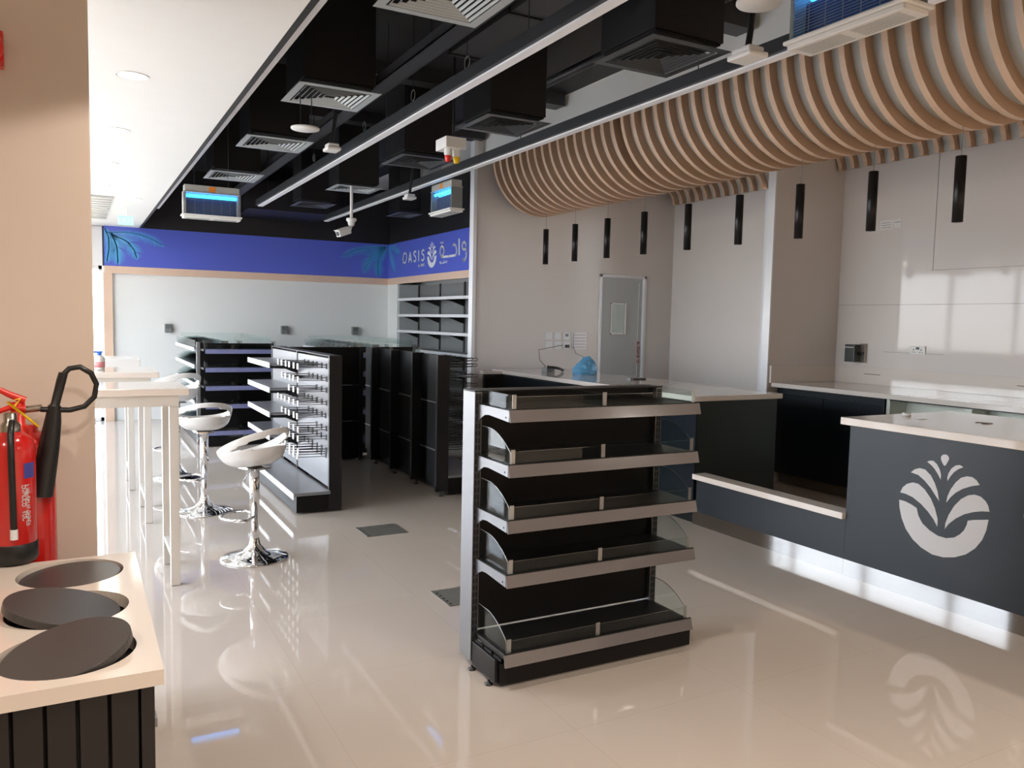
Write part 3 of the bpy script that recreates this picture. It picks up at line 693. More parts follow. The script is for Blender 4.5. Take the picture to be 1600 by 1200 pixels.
# rear counter
t = thing('rear_counter', 'long low-backed rear counter with dark doors and open bays along the right wall', 'counter', (6.3, 2.5, 0))
B(5.87, 6.755, -0.6, 5.595, 0.93, 0.97).build('countertop', QUARTZ, t, 0.003)
m = MB().box(6.725, 6.755, -0.6, 5.57, 0.971, 1.135).box(5.84, 6.755, 5.57, 5.598, 0.971, 1.135)
split_parts(m, 'backsplash', QUARTZ, t)
B(6.02, 6.7, 3.0, 5.58, 0.0, 0.10).build('plinth', TANP, t)
cs = B(5.96, 6.72, 4.395, 5.58, 0.101, 0.929).build('carcass', CABN, t)
for y0, y1 in ((5.02, 5.575), (4.40, 5.014)):
    dd = B(5.925, 5.958, y0, y1, 0.11, 0.865).build('cabinet_door', CABN, t, 0.002)
B(5.935, 5.958, 4.40, 5.575, 0.872, 0.927).build('top_rail', CABN, t)
m = MB().box(5.95, 6.72, 4.36, 4.392, 0.101, 0.929).box(5.95, 6.72, 3.66, 3.72, 0.101, 0.929).box(5.95, 6.72, 2.9, 2.94, 0.101, 0.929).box(6.16, 6.18, -0.5, 4.36, 0.101, 0.929).box(5.95, 6.16, -0.5, 4.36, 0.101, 0.12)
m.box(5.95, 6.72, -0.6, -0.55, 0, 0.929)
split_parts(m, 'open_bay', CABIN, t)
B(5.94, 5.95, -0.5, 4.36, 0.915, 0.929).build('fascia_rail', CABN, t)
for i, (y, lab) in enumerate(((5.05, 0), (3.6, 0))):
    MB().box(6.722, 6.7245, y, y+0.18, 1.065, 1.072).build('sealant_mark', TANP, t)

# small items on the counters
x, y, z = 4.47, 7.42, 0.9702
t = thing('telephone_charger', 'small black and silver device on the pay counter, cabled to the wall', 'device', (x, y, z))
B(x-0.05, x+0.05, y-0.05, y+0.06, z, z+0.045).build('cradle', GDEV, t, 0.004)
MB().tube([(x-0.05+0.19*k/9, y-0.06-0.05*math.sin(k/9*PI)*1, z+0.055-0.035*(k/9)**2) for k in range(10)], [0.02]+[0.014]*8+[0.018], 8).build('handset', BDEV, t)
MB().tube([(x, y+0.05, z+0.045), (x+0.005, y+0.2, z+0.12), (x+0.12, y+0.42, z+0.22), (4.985, 7.972, 1.24)], 0.0035, 5).build('cable', BDEV, t)
# crumpled bag
def bag(loc, size, m_, name, lab):
    bm = bmesh.new(); bmesh.ops.create_icosphere(bm, subdivisions=4, radius=1)
    rnd = random.Random(3)
    ph = [(rnd.uniform(2, 7), rnd.uniform(2, 7), rnd.uniform(2, 7), rnd.uniform(0, 6)) for _ in range(7)]
    for v in bm.verts:
        p = v.co.copy(); d = 0
        for a, b, c, e_ in ph: d += abs(math.sin(a*p.x+b*p.y+c*p.z+e_))*0.05
        s_ = 0.78+d
        v.co = Vector((p.x*size[0]*s_*(1-0.35*max(p.z, 0)), p.y*size[1]*s_*(1-0.3*max(p.z, 0)), (max(p.z, -0.35)+0.35)/1.35*size[2]*(0.75+d)))
        v.co.x += 0.25*size[0]*max(p.z, 0)
        if v.co.z < 0.002: v.co.z = 0
    me = bpy.data.meshes.new(name); bm.to_mesh(me); bm.free(); me.materials.append(m_)
    for q in me.polygons: q.use_smooth = False
    o = bpy.data.objects.new(name, me); C.objects.link(o); return o
t = thing('plastic_bag', 'crumpled light blue plastic bag on the pay counter', 'bag', (4.66, 7.0, 0.9702))
o = bag(None, (0.13, 0.12, 0.185), BAG, 'bag_body', ''); o.parent = t
MB().tube([(4.70, 7.02, 1.13), (4.80, 7.4, 1.17), (5.13, 7.97, 1.245)], 0.0035, 5).build('cable', GDEV, t)
t = thing('card_reader_base', 'flat black object on the pay counter before the door', 'device', (4.76, 6.25, 0.9702))
B(4.70, 4.84, 6.20, 6.29, 0.9702, 0.982).build('base', BDEV, t, 0.003)
B(4.665, 4.699, 6.215, 6.275, 0.9702, 0.986).build('clip', GDEV, t)
t = thing('tape_roll', 'small white roll and card on the far end of the logo counter', 'stationery', (4.50, 3.18, 0.9692))
MB().lathe([(0.012, 0), (0.026, 0), (0.026, 0.018), (0.012, 0.018), (0.012, 0)], 18, (4.53, 3.2, 0.9692)).build('roll', WDEV, t)
B(4.40, 4.48, 3.02, 3.06, 0.9692, 0.9705).build('card', WDEV, t)

# switches and plates on the door wall
def plate(x0, x1, z0, z1, y, lab, name='switch_plate', cat='switch', mark=None, group='plates on the door wall'):
    t = thing(name, lab, cat, ((x0+x1)/2, y, (z0+z1)/2), group)
    B(x0, x1, y-0.010, y-0.0005, z0, z1).build('plate', ALU, t, 0.002)
    if mark == 'rocker': B((x0+x1)/2-0.016, (x0+x1)/2+0.016, y-0.013, y-0.010, (z0+z1)/2-0.022, (z0+z1)/2+0.022).build('rocker', WDEV, t)
    if mark == 'screen': B((x0+x1)/2-0.022, (x0+x1)/2+0.022, y-0.012, y-0.010, (z0+z1)/2-0.005, (z0+z1)/2+0.025).build('screen', GDEV, t)
    if mark == 'plug':
        B((x0+x1)/2-0.022, (x0+x1)/2+0.022, y-0.035, y-0.010, z0+0.015, z0+0.05).build('plug', BDEV, t)
    return t
plate(4.765, 4.855, 1.303, 1.39, 8.0, 'white wall plate, upper left of the switch cluster', mark='rocker')
plate(4.885, 4.975, 1.303, 1.39, 8.0, 'plain white wall plate, upper middle of the switch cluster')
plate(5.008, 5.098, 1.303, 1.39, 8.0, 'wall thermostat with small grey screen, upper right of the switch cluster', 'thermostat', 'thermostat', 'screen')
plate(4.768, 4.858, 1.195, 1.285, 8.0, 'white wall plate, lower left of the switch cluster', mark='rocker')
plate(4.890, 4.980, 1.195, 1.285, 8.0, 'white wall plate, lower middle of the switch cluster', mark='rocker')
plate(5.012, 5.102, 1.195, 1.285, 8.0, 'white socket with a black plug, lower right of the cluster', 'wall_socket', 'socket', 'plug')
t = thing('breaker_panel', 'square pale breaker panel with rows of pink-lined labels left of the door', 'electrical panel', (5.23, 7.99, 1.29))
B(5.135, 5.325, 7.985, 7.9995, 1.19, 1.392).build('frame', ALU, t, 0.002)
m = MB()
for k in range(5): m.box(5.155, 5.31, 7.982, 7.985, 1.212+k*0.036, 1.222+k*0.036)
m.build('label_row', mat('label_pinkish', (0.55, 0.45, 0.43), 0.5), t)
B(5.14, 5.148, 7.983, 7.985, 1.2, 1.385).build('hinge', GDEV, t)
# socket and devices on the right wall
t = thing('double_socket', 'white double socket above the rear counter', 'socket', (6.75, 4.695, 1.32))
B(6.748, 6.7598, 4.62, 4.77, 1.283, 1.357).build('plate', WDEV, t, 0.002)
B(6.744, 6.748, 4.68, 4.71, 1.325, 1.347).build('switch', BDEV, t)
m = MB()
for yy in (4.66, 4.735):
    m.box(6.7465, 6.7482, yy-0.004, yy+0.004, 1.315, 1.33).box(6.7465, 6.7482, yy-0.018, yy-0.006, 1.298, 1.304).box(6.7465, 6.7482, yy+0.006, yy+0.018, 1.298, 1.304)
m.build('pin_hole', BDEV, t)
t = thing('door_access_box', 'dark grey metal box with clip on the right wall above the rear counter', 'device', (6.7, 5.32, 1.27))
B(6.64, 6.7598, 5.29, 5.40, 1.18, 1.35).build('box', DGDEV, t, 0.004)
B(6.72, 6.7598, 5.235, 5.285, 1.175, 1.36).build('back_plate', BRASS, t)
MB().tube([(6.70, 5.29, 1.265), (6.70, 5.24, 1.265)], 0.016, 10).build('knob', BDEV, t)
B(6.6385, 6.6395, 5.30, 5.40, 1.318, 1.326).build('stripe', ALU, t)
t = thing('wall_label', 'faint printed paper label high on the right wall, wider left one', 'label', (6.758, 5.1, 2.49), 'small wall labels')
B(6.757, 6.7598, 5.03, 5.165, 2.445, 2.53).build('paper', WDEV, t)
m = MB()
for k in range(3): m.box(6.7565, 6.757, 5.05, 5.15, 2.46+k*0.022, 2.464+k*0.022)
m.build('print', GDEV, t)
t = thing('wall_label', 'faint printed paper label high on the right wall, narrower right one', 'label', (6.758, 4.98, 2.5), 'small wall labels')
B(6.757, 6.7598, 4.94, 5.02, 2.45, 2.53).build('paper', WDEV, t)
B(6.7565, 6.757, 4.95, 5.01, 2.50, 2.506).build('print', GDEV, t)
# grey boxes on the rear wall
for i, (x, lab) in enumerate(((1.16, 'small grey box on the rear wall above the left display shelf'), (2.79, 'small grey box in the middle of the rear wall'), (3.90, 'small grey box on the rear wall near the corner'))):
    t = thing('rear_wall_box', lab, 'socket', (x, 12.45, 1.3), 'grey boxes on the rear wall')
    B(x-0.045, x+0.05, 12.42, 12.499, 1.24, 1.365).build('box', GDEV, t, 0.006)
    B(x-0.035, x+0.035, 12.414, 12.42, 1.30, 1.35).build('lid', mat('mid_grey', (0.12, 0.13, 0.13), 0.4), t)

# ================================================================== SHELVING
ACRH = 0.11
def side_acrylic(m, x, yb, yf, z, h=0.12):
    """arched end divider; yb back, yf front"""
    P = [(yb, z), (yb, z+h)]
    for k in range(1, 9):
        a = k/8; P.append((yb+(yf-yb)*(0.25+0.75*a), z+h*(1-0.62*a*a)))
    P.append((yf, z))
    m.prism(P, lambda u, v, s: (x+s, u, v), 0, 0.003)
    return P[1:]
def gondola_front():
    t = thing('display_shelf', 'black five-tier display shelf standing alone in the foreground', 'display shelf', (1.98, 3.0, 0))
    # uprights
    for x0 in (1.478, 2.445):
        u = B(x0, x0+0.035, 3.05, 3.165, 0.03, 1.2).build('upright', POST, t, 0.002)
        m = MB()
        for k in range(34): 
            for dx in (0.006, 0.020): m.box(x0+dx, x0+dx+0.007, 3.0485, 3.05, 0.16+k*0.0305, 0.18+k*0.0305)
        m.build('slots', SLOT, u)
        B(x0+0.003, x0+0.032, 3.0493, 3.0499, 0.05, 1.195).build('slot_strip', BRASS if False else DARKG, u)
    m = MB()
    for k in range(4): m.box(1.515, 2.443, 3.075, 3.10, 0.16+k*0.262, 0.16+k*0.262+0.2605)
    split_parts(m, 'back_panel', BLKPAN, t)
    B(1.478, 2.48, 3.05, 3.165, 1.2, 1.206).build('top_cap', BLKMET, t)
    B(1.50, 2.50, 2.81, 3.05, 0.012, 0.106).build('plinth', BLKPAN, t, 0.002)
    B(1.484, 1.499, 2.83, 3.05, 0.02, 0.118).build('plinth_end', BLKMET, t, 0.002)
    B(2.501, 2.515, 2.83, 3.05, 0.02, 0.118).build('plinth_end', POST, t, 0.002)
    for x, y in ((1.49, 3.03), (1.49, 2.87), (2.49, 2.87), (2.49, 3.03)):
        MB().lathe([(0.018, 0), (0.018, 0.006), (0.006, 0.009), (0.006, 0.02)], 12, (x-0.012 if x < 2 else x, y, 0)).build('levelling_foot', RUB, t)
    for i, z in enumerate((1.15, 0.93, 0.705, 0.483, 0.155)):
        x0, x1 = 1.50, 2.46
        s = MB().box(x0, x1, 2.775, 3.07, z-0.022, z).build('shelf', BLKMET, t, 0.0015)
        # sloped price rail
        m = MB().prism([(2.770, z+0.002), (2.775, z+0.002), (2.764, z-0.046), (2.757, z-0.046)], lambda u, v, q: (q, u, v), x0-0.006, x1+0.008)
        m.build('price_rail', RAIL, s)
        m = MB().box(x0-0.004, x1+0.006, 2.7695, 2.776, z+0.0025, z+0.0055); m.build('rail_lip', SLOT, s)
        if i < 4:
            for xx in (x0-0.004, x1):
                P = [(2.776, z-0.001), (3.07, z-0.001), (3.07, z-0.078), (3.05, z-0.075), (3.02, z-0.055), (2.99, z-0.040), (2.95, z-0.036), (2.88, z-0.040), (2.776, z-0.046)]
                b_ = MB().prism(P, lambda u, v, q: (q, u, v), xx, xx+0.004).build('bracket', POST, s)
                MB().tube([(xx-0.001, 2.80, z-0.03), (xx+0.0005, 2.80, z-0.03)], 0.004, 8).build('hole', SLOT, b_)
        else:
            m = MB()
            for k in range(3): m.box(1.494, 1.499, 2.80+k*0.085, 2.865+k*0.085, 0.120, 0.131)
            m.build('base_slots', SLOT, s)
        # acrylic: front riser, divider, side pieces
        m = MB().box(x0+0.02, x1-0.01, 2.782, 2.785, z+0.001, z+0.052)
        m.build('front_riser', ACR, s)
        m = MB().box(x0+0.02, x1-0.01, 2.7815, 2.7855, z+0.052, z+0.0545); m.build('riser_edge', ACRE, s)
        m = MB().box(1.945, 1.965, 2.779, 2.7815, z+0.002, z+0.062).box(x0+0.012, x0+0.03, 2.779, 2.7815, z+0.002, z+0.062).box(x1-0.03, x1-0.012, 2.779, 2.7815, z+0.002, z+0.062)
        split_parts(m, 'riser_clip', CLIP, s)
        m = MB()
        hh = 0.055 if i == 0 else 0.125
        for xx in (x0+0.012, x1-0.015):
            if i == 0: m.box(xx, xx+0.003, 2.79, 3.045, z+0.001, z+0.06)
            else:
                ed = side_acrylic(m, xx, 3.045, 2.79, z+0.001, hh)
                MB().tube([(xx+0.0015, a_, b_+0.001) for a_, b_ in ed], 0.0018, 5).build('divider_highlight', CLIP, s)  # pale tube along the arch stands in for an edge highlight
        split_parts(m, 'end_divider', ACR, s)
        m = MB()
        if i == 0: m.box(1.953, 1.956, 2.79, 3.045, z+0.001, z+0.055)
        else: side_acrylic(m, 1.953, 2.95 if i == 4 else 2.84, 2.79, z+0.001, 0.055)
        m.build('middle_divider', ACR, s)
gondola_front()

# hook gondola in the middle
def hook(x, y, z, dirx, L, parent, tagm=True):
    m = MB()
    for dz in (0.0, 0.022):
        m.tube([(x, y, z+dz*0.9), (x+dirx*L*0.5, y, z+dz), (x+dirx*(L-0.01), y, z+dz+0.004)], 0.0028, 5)
    m.tube([(x+dirx*(L-0.01), y, z+0.026), (x+dirx*L, y, z+0.016), (x+dirx*(L-0.01), y, z+0.004)], 0.0028, 5)
    m.box(x-0.004, x+0.004, y-0.018, y+0.018, z-0.012, z+0.032)
    o = m.build('hook', BDEV, parent)
    if tagm: 
        B(x+dirx*L-0.003, x+dirx*L+0.003, y-0.02, y+0.02, z-0.012, z+0.034).build('price_tag_holder', WDEV, o)
    return o
def copy_part(o0, parent, dx, dy, dz):
    o = o0.copy(); C.objects.link(o); o.parent = parent; o.location = (o0.location[0]+dx, o0.location[1]+dy, o0.location[2]+dz)
    for ch in o0.children:
        c = ch.copy(); C.objects.link(c); c.parent = o
    return o
t = thing('hook_display_stand', 'black display stand with hooks and pale shelves facing the bar stools', 'display shelf', (1.65, 7.1, 0))
GREY = mat('grey_shelf_metal', (0.19, 0.19, 0.20), 0.3, metal=0.2)
m = MB()
for a in range(2):
    for k in range(4): m.box(1.705, 1.725, 6.11+a*1.0, 7.105+a*1.0, 0.19+k*0.25, 0.19+k*0.25+0.2485)
split_parts(m, 'back_panel', GREY, t)
m = MB()
for a in range(2):
    for k in range(4): m.box(1.775, 1.79, 6.11+a*1.0, 7.105+a*1.0, 0.19+k*0.25, 0.19+k*0.25+0.2485)
m.build('rear_panel', BLKPAN, t)
for yy in (6.06, 7.08, 8.10):
    B(1.70, 1.80, yy, yy+0.035, 0.012, 1.205).build('upright', BLKMET, t, 0.002)
B(1.70, 1.80, 6.06, 8.135, 1.206, 1.212).build('top_cap', BLKMET, t)
B(1.45, 1.699, 6.06, 8.13, 0.015, 0.145).build('plinth', BLKPAN, t)
s = B(1.425, 1.703, 6.03, 8.13, 0.147, 0.172).build('base_shelf', GREY, t, 0.002)
B(1.418, 1.4245, 6.03, 8.13, 0.125, 0.172).build('price_rail', WRAIL, s)
for z in (1.10, 0.885, 0.67, 0.47):
    s = B(1.47, 1.703, 7.10, 8.08, z-0.02, z).build('shelf', GREY, t, 0.002)
    B(1.462, 1.4695, 7.10, 8.08, z-0.042, z+0.004).build('price_rail', WRAIL, s)
    MB().prism([(1.47, z-0.022), (1.703, z-0.022), (1.703, z-0.09), (1.66, z-0.075), (1.60, z-0.05), (1.47, z-0.045)], lambda u, v, q: (u, q, v), 7.095, 7.10).build('bracket', BLKMET, s)
    s2 = B(1.47, 1.55, 6.92, 7.08, z-0.02, z).build('half_shelf', WRAIL, t) if False else None
h0 = None
rows = [(1.115, 6), (1.015, 5), (0.93, 3), (0.83, 6), (0.73, 5), (0.63, 3), (0.56, 5), (0.46, 6), (0.42, 4)]
for z, n in rows:
    for k in range(n):
        yy = 6.17 + k*0.135 + random.uniform(-0.015, 0.015)
        if h0 is None:
            h0 = hook(1.704, yy, z, -1, 0.22, t); hy, hz = yy, z
        else: copy_part(h0, t, 0, yy-hy, z-hz)

# shelving run beside it, hooks facing right
t = thing('hook_display_stand', 'black display run seen from its dark back, hooks facing the counters', 'display shelf', (2.8, 7.2, 0))
for k, yy in enumerate((6.22, 6.80, 7.36, 7.93)):
    B(2.665, 2.775, yy, yy+0.035, 0.045, 1.205).build('upright', BLKMET, t, 0.002)
    MB().lathe([(0.022, 0), (0.022, 0.005), (0.006, 0.012), (0.006, 0.044)], 12, (2.72, yy+0.017, 0)).build('levelling_foot', RUB, t)
m = MB()
for k, yy in enumerate((6.256, 6.836, 7.396, 7.966)):
    y1 = (6.799, 7.359, 7.929, 8.40)[k]
    for z0, z1 in ((0.09, 0.36), (0.365, 0.78), (0.785, 1.2)): m.box(2.755, 2.775, yy, y1, z0, z1)
split_parts(m, 'back_panel', BLKPAN, t)
m = MB()
for k in range(4):
    for z in (0.3625, 0.7825): m.box(2.748, 2.7545, (6.256, 6.836, 7.396, 7.966)[k], (6.799, 7.359, 7.929, 8.40)[k], z-0.006, z+0.006)
split_parts(m, 'panel_joint', POST, t)
m = MB()
for yy in (6.256, 6.836, 7.396, 7.966):
    m.box(2.776, 2.79, yy, yy+0.54 if yy < 7.9 else 8.4, 0.19, 1.2)
B(2.775, 3.16, 6.22, 8.4, 0.02, 0.155).build('plinth', BLKPAN, t)
s = B(2.776, 3.18, 6.21, 8.4, 0.157, 0.180).build('base_shelf', GREY, t, 0.002)
B(3.181, 3.187, 6.21, 8.4, 0.135, 0.183).build('price_rail', WRAIL, s)
h0 = None
for z, n in ((1.15, 7), (1.10, 5), (1.01, 7), (0.93, 6), (0.81, 7), (0.75, 6), (0.62, 7), (0.55, 6), (0.45, 6), (0.39, 6)):
    for k in range(n):
        yy = 6.30 + k*0.11 + random.uniform(-0.02, 0.02)
        if h0 is None: h0 = hook(2.78, yy, z, 1, 0.30, t, False); hy, hz = yy, z
        else: copy_part(h0, t, 0, yy-hy, z-hz)
# dark shelving across, between the two
t = thing('display_shelf', 'black back of a display shelf standing across behind the hook stand', 'display shelf', (2.25, 8.1, 0))
m = MB()
for z0, z1 in ((0.06, 0.42), (0.425, 0.80), (0.805, 1.2)): m.box(1.86, 2.64, 8.20, 8.22, z0, z1)
split_parts(m, 'back_panel', BLKPAN, t)
for x in (1.83, 2.62): B(x, x+0.035, 8.18, 8.27, 0.03, 1.206).build('upright', BLKMET, t)
B(1.86, 2.62, 8.23, 8.55, 0.02, 0.16).build('plinth', BLKPAN, t)
for z in (0.45, 0.75, 1.05): B(1.87, 2.61, 8.221, 8.5, z-0.02, z).build('shelf', BLKMET, t)
MB().lathe([(0.02, 0), (0.02, 0.006), (0.006, 0.012), (0.006, 0.03)], 12, (2.63, 8.22, 0)).build('levelling_foot', RUB, t)

# rear double display shelves: long left side + end cap facing the camera
def rear_gondola(x0, yn, yf, w, lab):
    t = thing('display_shelf', lab, 'display shelf', (x0+w/2, yn, 0), 'rear display shelves')
    TEAL = mat('tinted_back_panel', (0.10, 0.14, 0.16), 0.3)
    # long run back panel along y
    B(x0+0.30, x0+0.36, yn+0.30, yf, 0.03, 1.2).build('run_back_panel', TEAL, t)
    for yy in (yn+0.26, yn+0.26+(yf-yn)*0.5, yf-0.05): B(x0+0.29, x0+0.37, yy, yy+0.035, 0.0, 1.205).build('upright', POST, t)
    B(x0+0.03, x0+0.29, yn+0.30, yf, 0.01, 0.13).build('run_plinth', BLKPAN, t)
    for i, z in enumerate((1.12, 0.92, 0.71, 0.50, 0.16)):
        s = B(x0, x0+0.30, yn+0.31, yf, z-0.02, z).build('run_shelf', GREY, t)
        B(x0-0.006, x0-0.0005, yn+0.31, yf, z-0.035, z+0.008).build('price_rail', WRAIL, s)
        m = MB()
        n = 9
        for k in range(n):
            yy = yn+0.35+k*(yf-yn-0.4)/(n-1)
            side = [(x0+0.28, z+0.001), (x0+0.28, z+0.10), (x0+0.10, z+0.09), (x0+0.02, z+0.04), (x0+0.02, z+0.001)]
            m.prism(side, lambda u, v, q: (u, q, v), yy, yy+0.004)
        split_parts(m, 'divider', ACRE, s)
    # end cap
    ex0, ex1 = x0+0.06, x0+0.06+w
    for x in (ex0-0.04, ex1-0.005): B(x, x+0.035, yn+0.245, yn+0.295, 0.0, 1.19).build('end_upright', POST, t)
    m = MB()
    for k in range(4): m.box(ex0, ex1, yn+0.25, yn+0.27, 0.16+k*0.255, 0.16+k*0.255+0.254)
    split_parts(m, 'end_back_panel', BLKPAN, t)
    B(ex0, ex1, yn+0.02, yn+0.245, 0.01, 0.10).build('end_plinth', BLKPAN, t)
    for i, z in enumerate((1.115, 0.905, 0.695, 0.485, 0.18)):
        s = B(ex0, ex1, yn, yn+0.245, z-0.02, z).build('end_shelf', BLKMET, t)
        B(ex0+0.02, ex1+0.01, yn-0.008, yn-0.001, z-0.048, z+0.002).build('price_rail', BRAIL, s)
        m = MB().box(ex0+0.02, ex1, yn+0.004, yn+0.007, z+0.001, z+0.05); m.build('front_riser', ACR, s)
        m = MB()
        for xx in (ex0+0.02, (ex0+ex1)/2, ex1-0.02):
            P = [(yn+0.22, z+0.001), (yn+0.22, z+0.10), (yn+0.12, z+0.098), (yn+0.05, z+0.075), (yn+0.012, z+0.035), (yn+0.012, z+0.001)]
            m.prism(P, lambda u, v, q: (q, u, v), xx, xx+0.004)
            m.box(xx-0.02, xx+0.02, yn+0.0005, yn+0.003, z+0.002, z+0.065 if i else z+0.1)
        split_parts(m, 'end_divider', ACRE, s)
    # clear top tray edge
    m = MB().box(x0+0.01, x0+0.013, yn+0.31, yf, 1.121, 1.21).box(ex0, ex1, yn+0.24, yn+0.243, 1.19, 1.25).box(ex0, ex1, yf-0.01, yf-0.005, 1.2, 1.26)
    m.box(ex1-0.01, ex1-0.006, yn+0.25, yf, 1.2, 1.26)
    split_parts(m, 'top_acrylic', ACR, t)
    m = MB().box(x0+0.37, x0+0.65, yn+0.31, yf, 1.10, 1.12); m.build('run_shelf_far_side', GREY, t)
rear_gondola(1.20, 9.62, 11.85, 0.80, 'tall five-tier display shelf at left with blue price rails, behind the bar stools')
rear_gondola(2.70, 8.62, 10.9, 0.72, 'display shelf at the rear whose clear dividers show above the dark shelving')

# wall shelving under the sign
t = thing('wall_shelf_unit', 'tall grey wall shelving unit under the lettered blue sign band', 'display shelf', (4.65, 10.4, 0))
GB = mat('grey_back_panel', (0.20, 0.21, 0.215), 0.3)
ups = [11.93, 11.09, 10.23, 9.37, 8.5]
m = MB()
for k in range(4):
    for j in range(5): m.box(4.78, 4.80, ups[k+1]+0.004, ups[k]-0.004, 0.16+j*0.375, 0.16+j*0.375+0.372)
split_parts(m, 'back_panel', GB, t)
for k in range(5): B(4.765, 4.785, ups[k]-0.02, ups[k]+0.02, 0.0, 2.04).build('upright', DARKG, t)
B(4.46, 4.80, 11.96, 12.0, 0.0, 2.04).build('end_panel', mat('sunlit_grey_end', (0.42, 0.45, 0.46), 0.3), t)  # sunlight on the end panel is put into its paler grey
for z in (1.82, 1.578, 1.335, 1.06, 0.8, 0.5, 0.2):
    s = B(4.44, 4.76, 8.5, 11.95, z-0.022, z).build('shelf', GREY, t, 0.002)
    B(4.425, 4.4395, 8.5, 12.0, z-0.036, z+0.004).build('price_rail', WRAIL, s)
    if z < 1.9:
        m = MB()
        for k in range(5): m.prism([(4.45, z-0.023), (4.76, z-0.023), (4.76, z-0.12), (4.70, z-0.10), (4.60, z-0.06)], lambda u, v, q: (u, q, v), ups[k]-0.014, ups[k]+0.014)
        split_parts(m, 'bracket', BLKMET, s)

# floor boxes
for cs_, lab in (([(1.739,5.517),(2.04,5.505),(2.016,5.245),(1.758,5.245)], 'square steel floor box cover in the middle of the floor'), ([(1.70,4.03),(1.96,4.03),(1.96,3.77),(1.70,3.77)], 'steel floor box cover half hidden behind the foreground display shelf')):
    xs = sorted(c_[0] for c_ in cs_); yy = sorted(c_[1] for c_ in cs_); x0, x1, y0, y1 = xs[0], xs[-1], yy[0], yy[-1]
    t = thing('floor_box', lab, 'floor box', ((x0+x1)/2, (y0+y1)/2, 0), 'floor box covers')
    B(x0, x1, y0, y1, 0.0005, 0.004).build('cover', FBOX, t, 0.001)
    m = MB()
    for k in range(5): m.lathe([(0.008, 0), (0.008, 0.0006), (0, 0.0007)], 10, (x0+0.02, y0+0.03+k*0.045, 0.004))
    m.build('holes', SLOT, t)

# ================================================================== TABLES
def table(x0, x1, y0, y1, z0, z1, lab, leg=0.048, m_=QWARM):
    t = thing('bar_table', lab, 'table', ((x0+x1)/2, (y0+y1)/2, 0), 'high bar tables')
    B(x0, x1, y0, y1, z0, z1).build('tabletop', m_, t, 0.003)
    lx0, lx1 = x0+0.05, x1-0.10
    m = MB().box(lx0+0.0, lx1+leg, y0+0.015, y0+0.015+0.03, z0-0.06, z0-0.0005).box(lx0, lx1+leg, y1-0.055, y1-0.025, z0-0.06, z0-0.0005)
    split_parts(m, 'apron', CREAM, t)
    for lx in (lx0, lx1):
        for yy in (y0+0.02, y1-0.07):
            B(lx, lx+leg, yy, yy+leg, 0.002, z0-0.061).build('leg', CREAM, t, 0.002)
        B(lx+0.004, lx+leg-0.004, y0+0.02+leg, y1-0.07, 0.15, 0.15+0.03).build('stretcher', CREAM, t)
table(-0.75, 0.54, 4.69, 5.21, 1.062, 1.10, 'nearest high white bar table beside the pillar')
table(-0.75, 0.515, 6.20, 6.86, 1.05, 1.09, 'middle high white bar table between the two others')
table(-0.75, 0.475, 7.45, 8.0, 1.05, 1.12, 'farthest high white bar table in the sunlight', m_=WPLA)
t = thing('spray_bottle', 'small bottle with blue cap and red label on the middle bar table', 'bottle', (0.145, 6.5, 1.0902))
MB().lathe([(0.0, 0), (0.034, 0), (0.036, 0.01), (0.036, 0.085), (0.026, 0.10), (0.012, 0.108), (0, 0.108)], 20, (0.145, 6.5, 1.0902)).build('bottle', WPLA, t)
MB().lathe([(0.0365, 0.02), (0.037, 0.02), (0.037, 0.06), (0.0365, 0.06)], 20, (0.145, 6.5, 1.0902)).build('label', PINK, t)
m = MB().lathe([(0.013, 0.106), (0.016, 0.108), (0.016, 0.125), (0, 0.127)], 16, (0.145, 6.5, 1.0902)).box(0.11, 0.165, 6.49, 6.51, 1.214, 1.226); m.build('cap', mat('cap_blue', (0.05, 0.16, 0.6), 0.3), t)

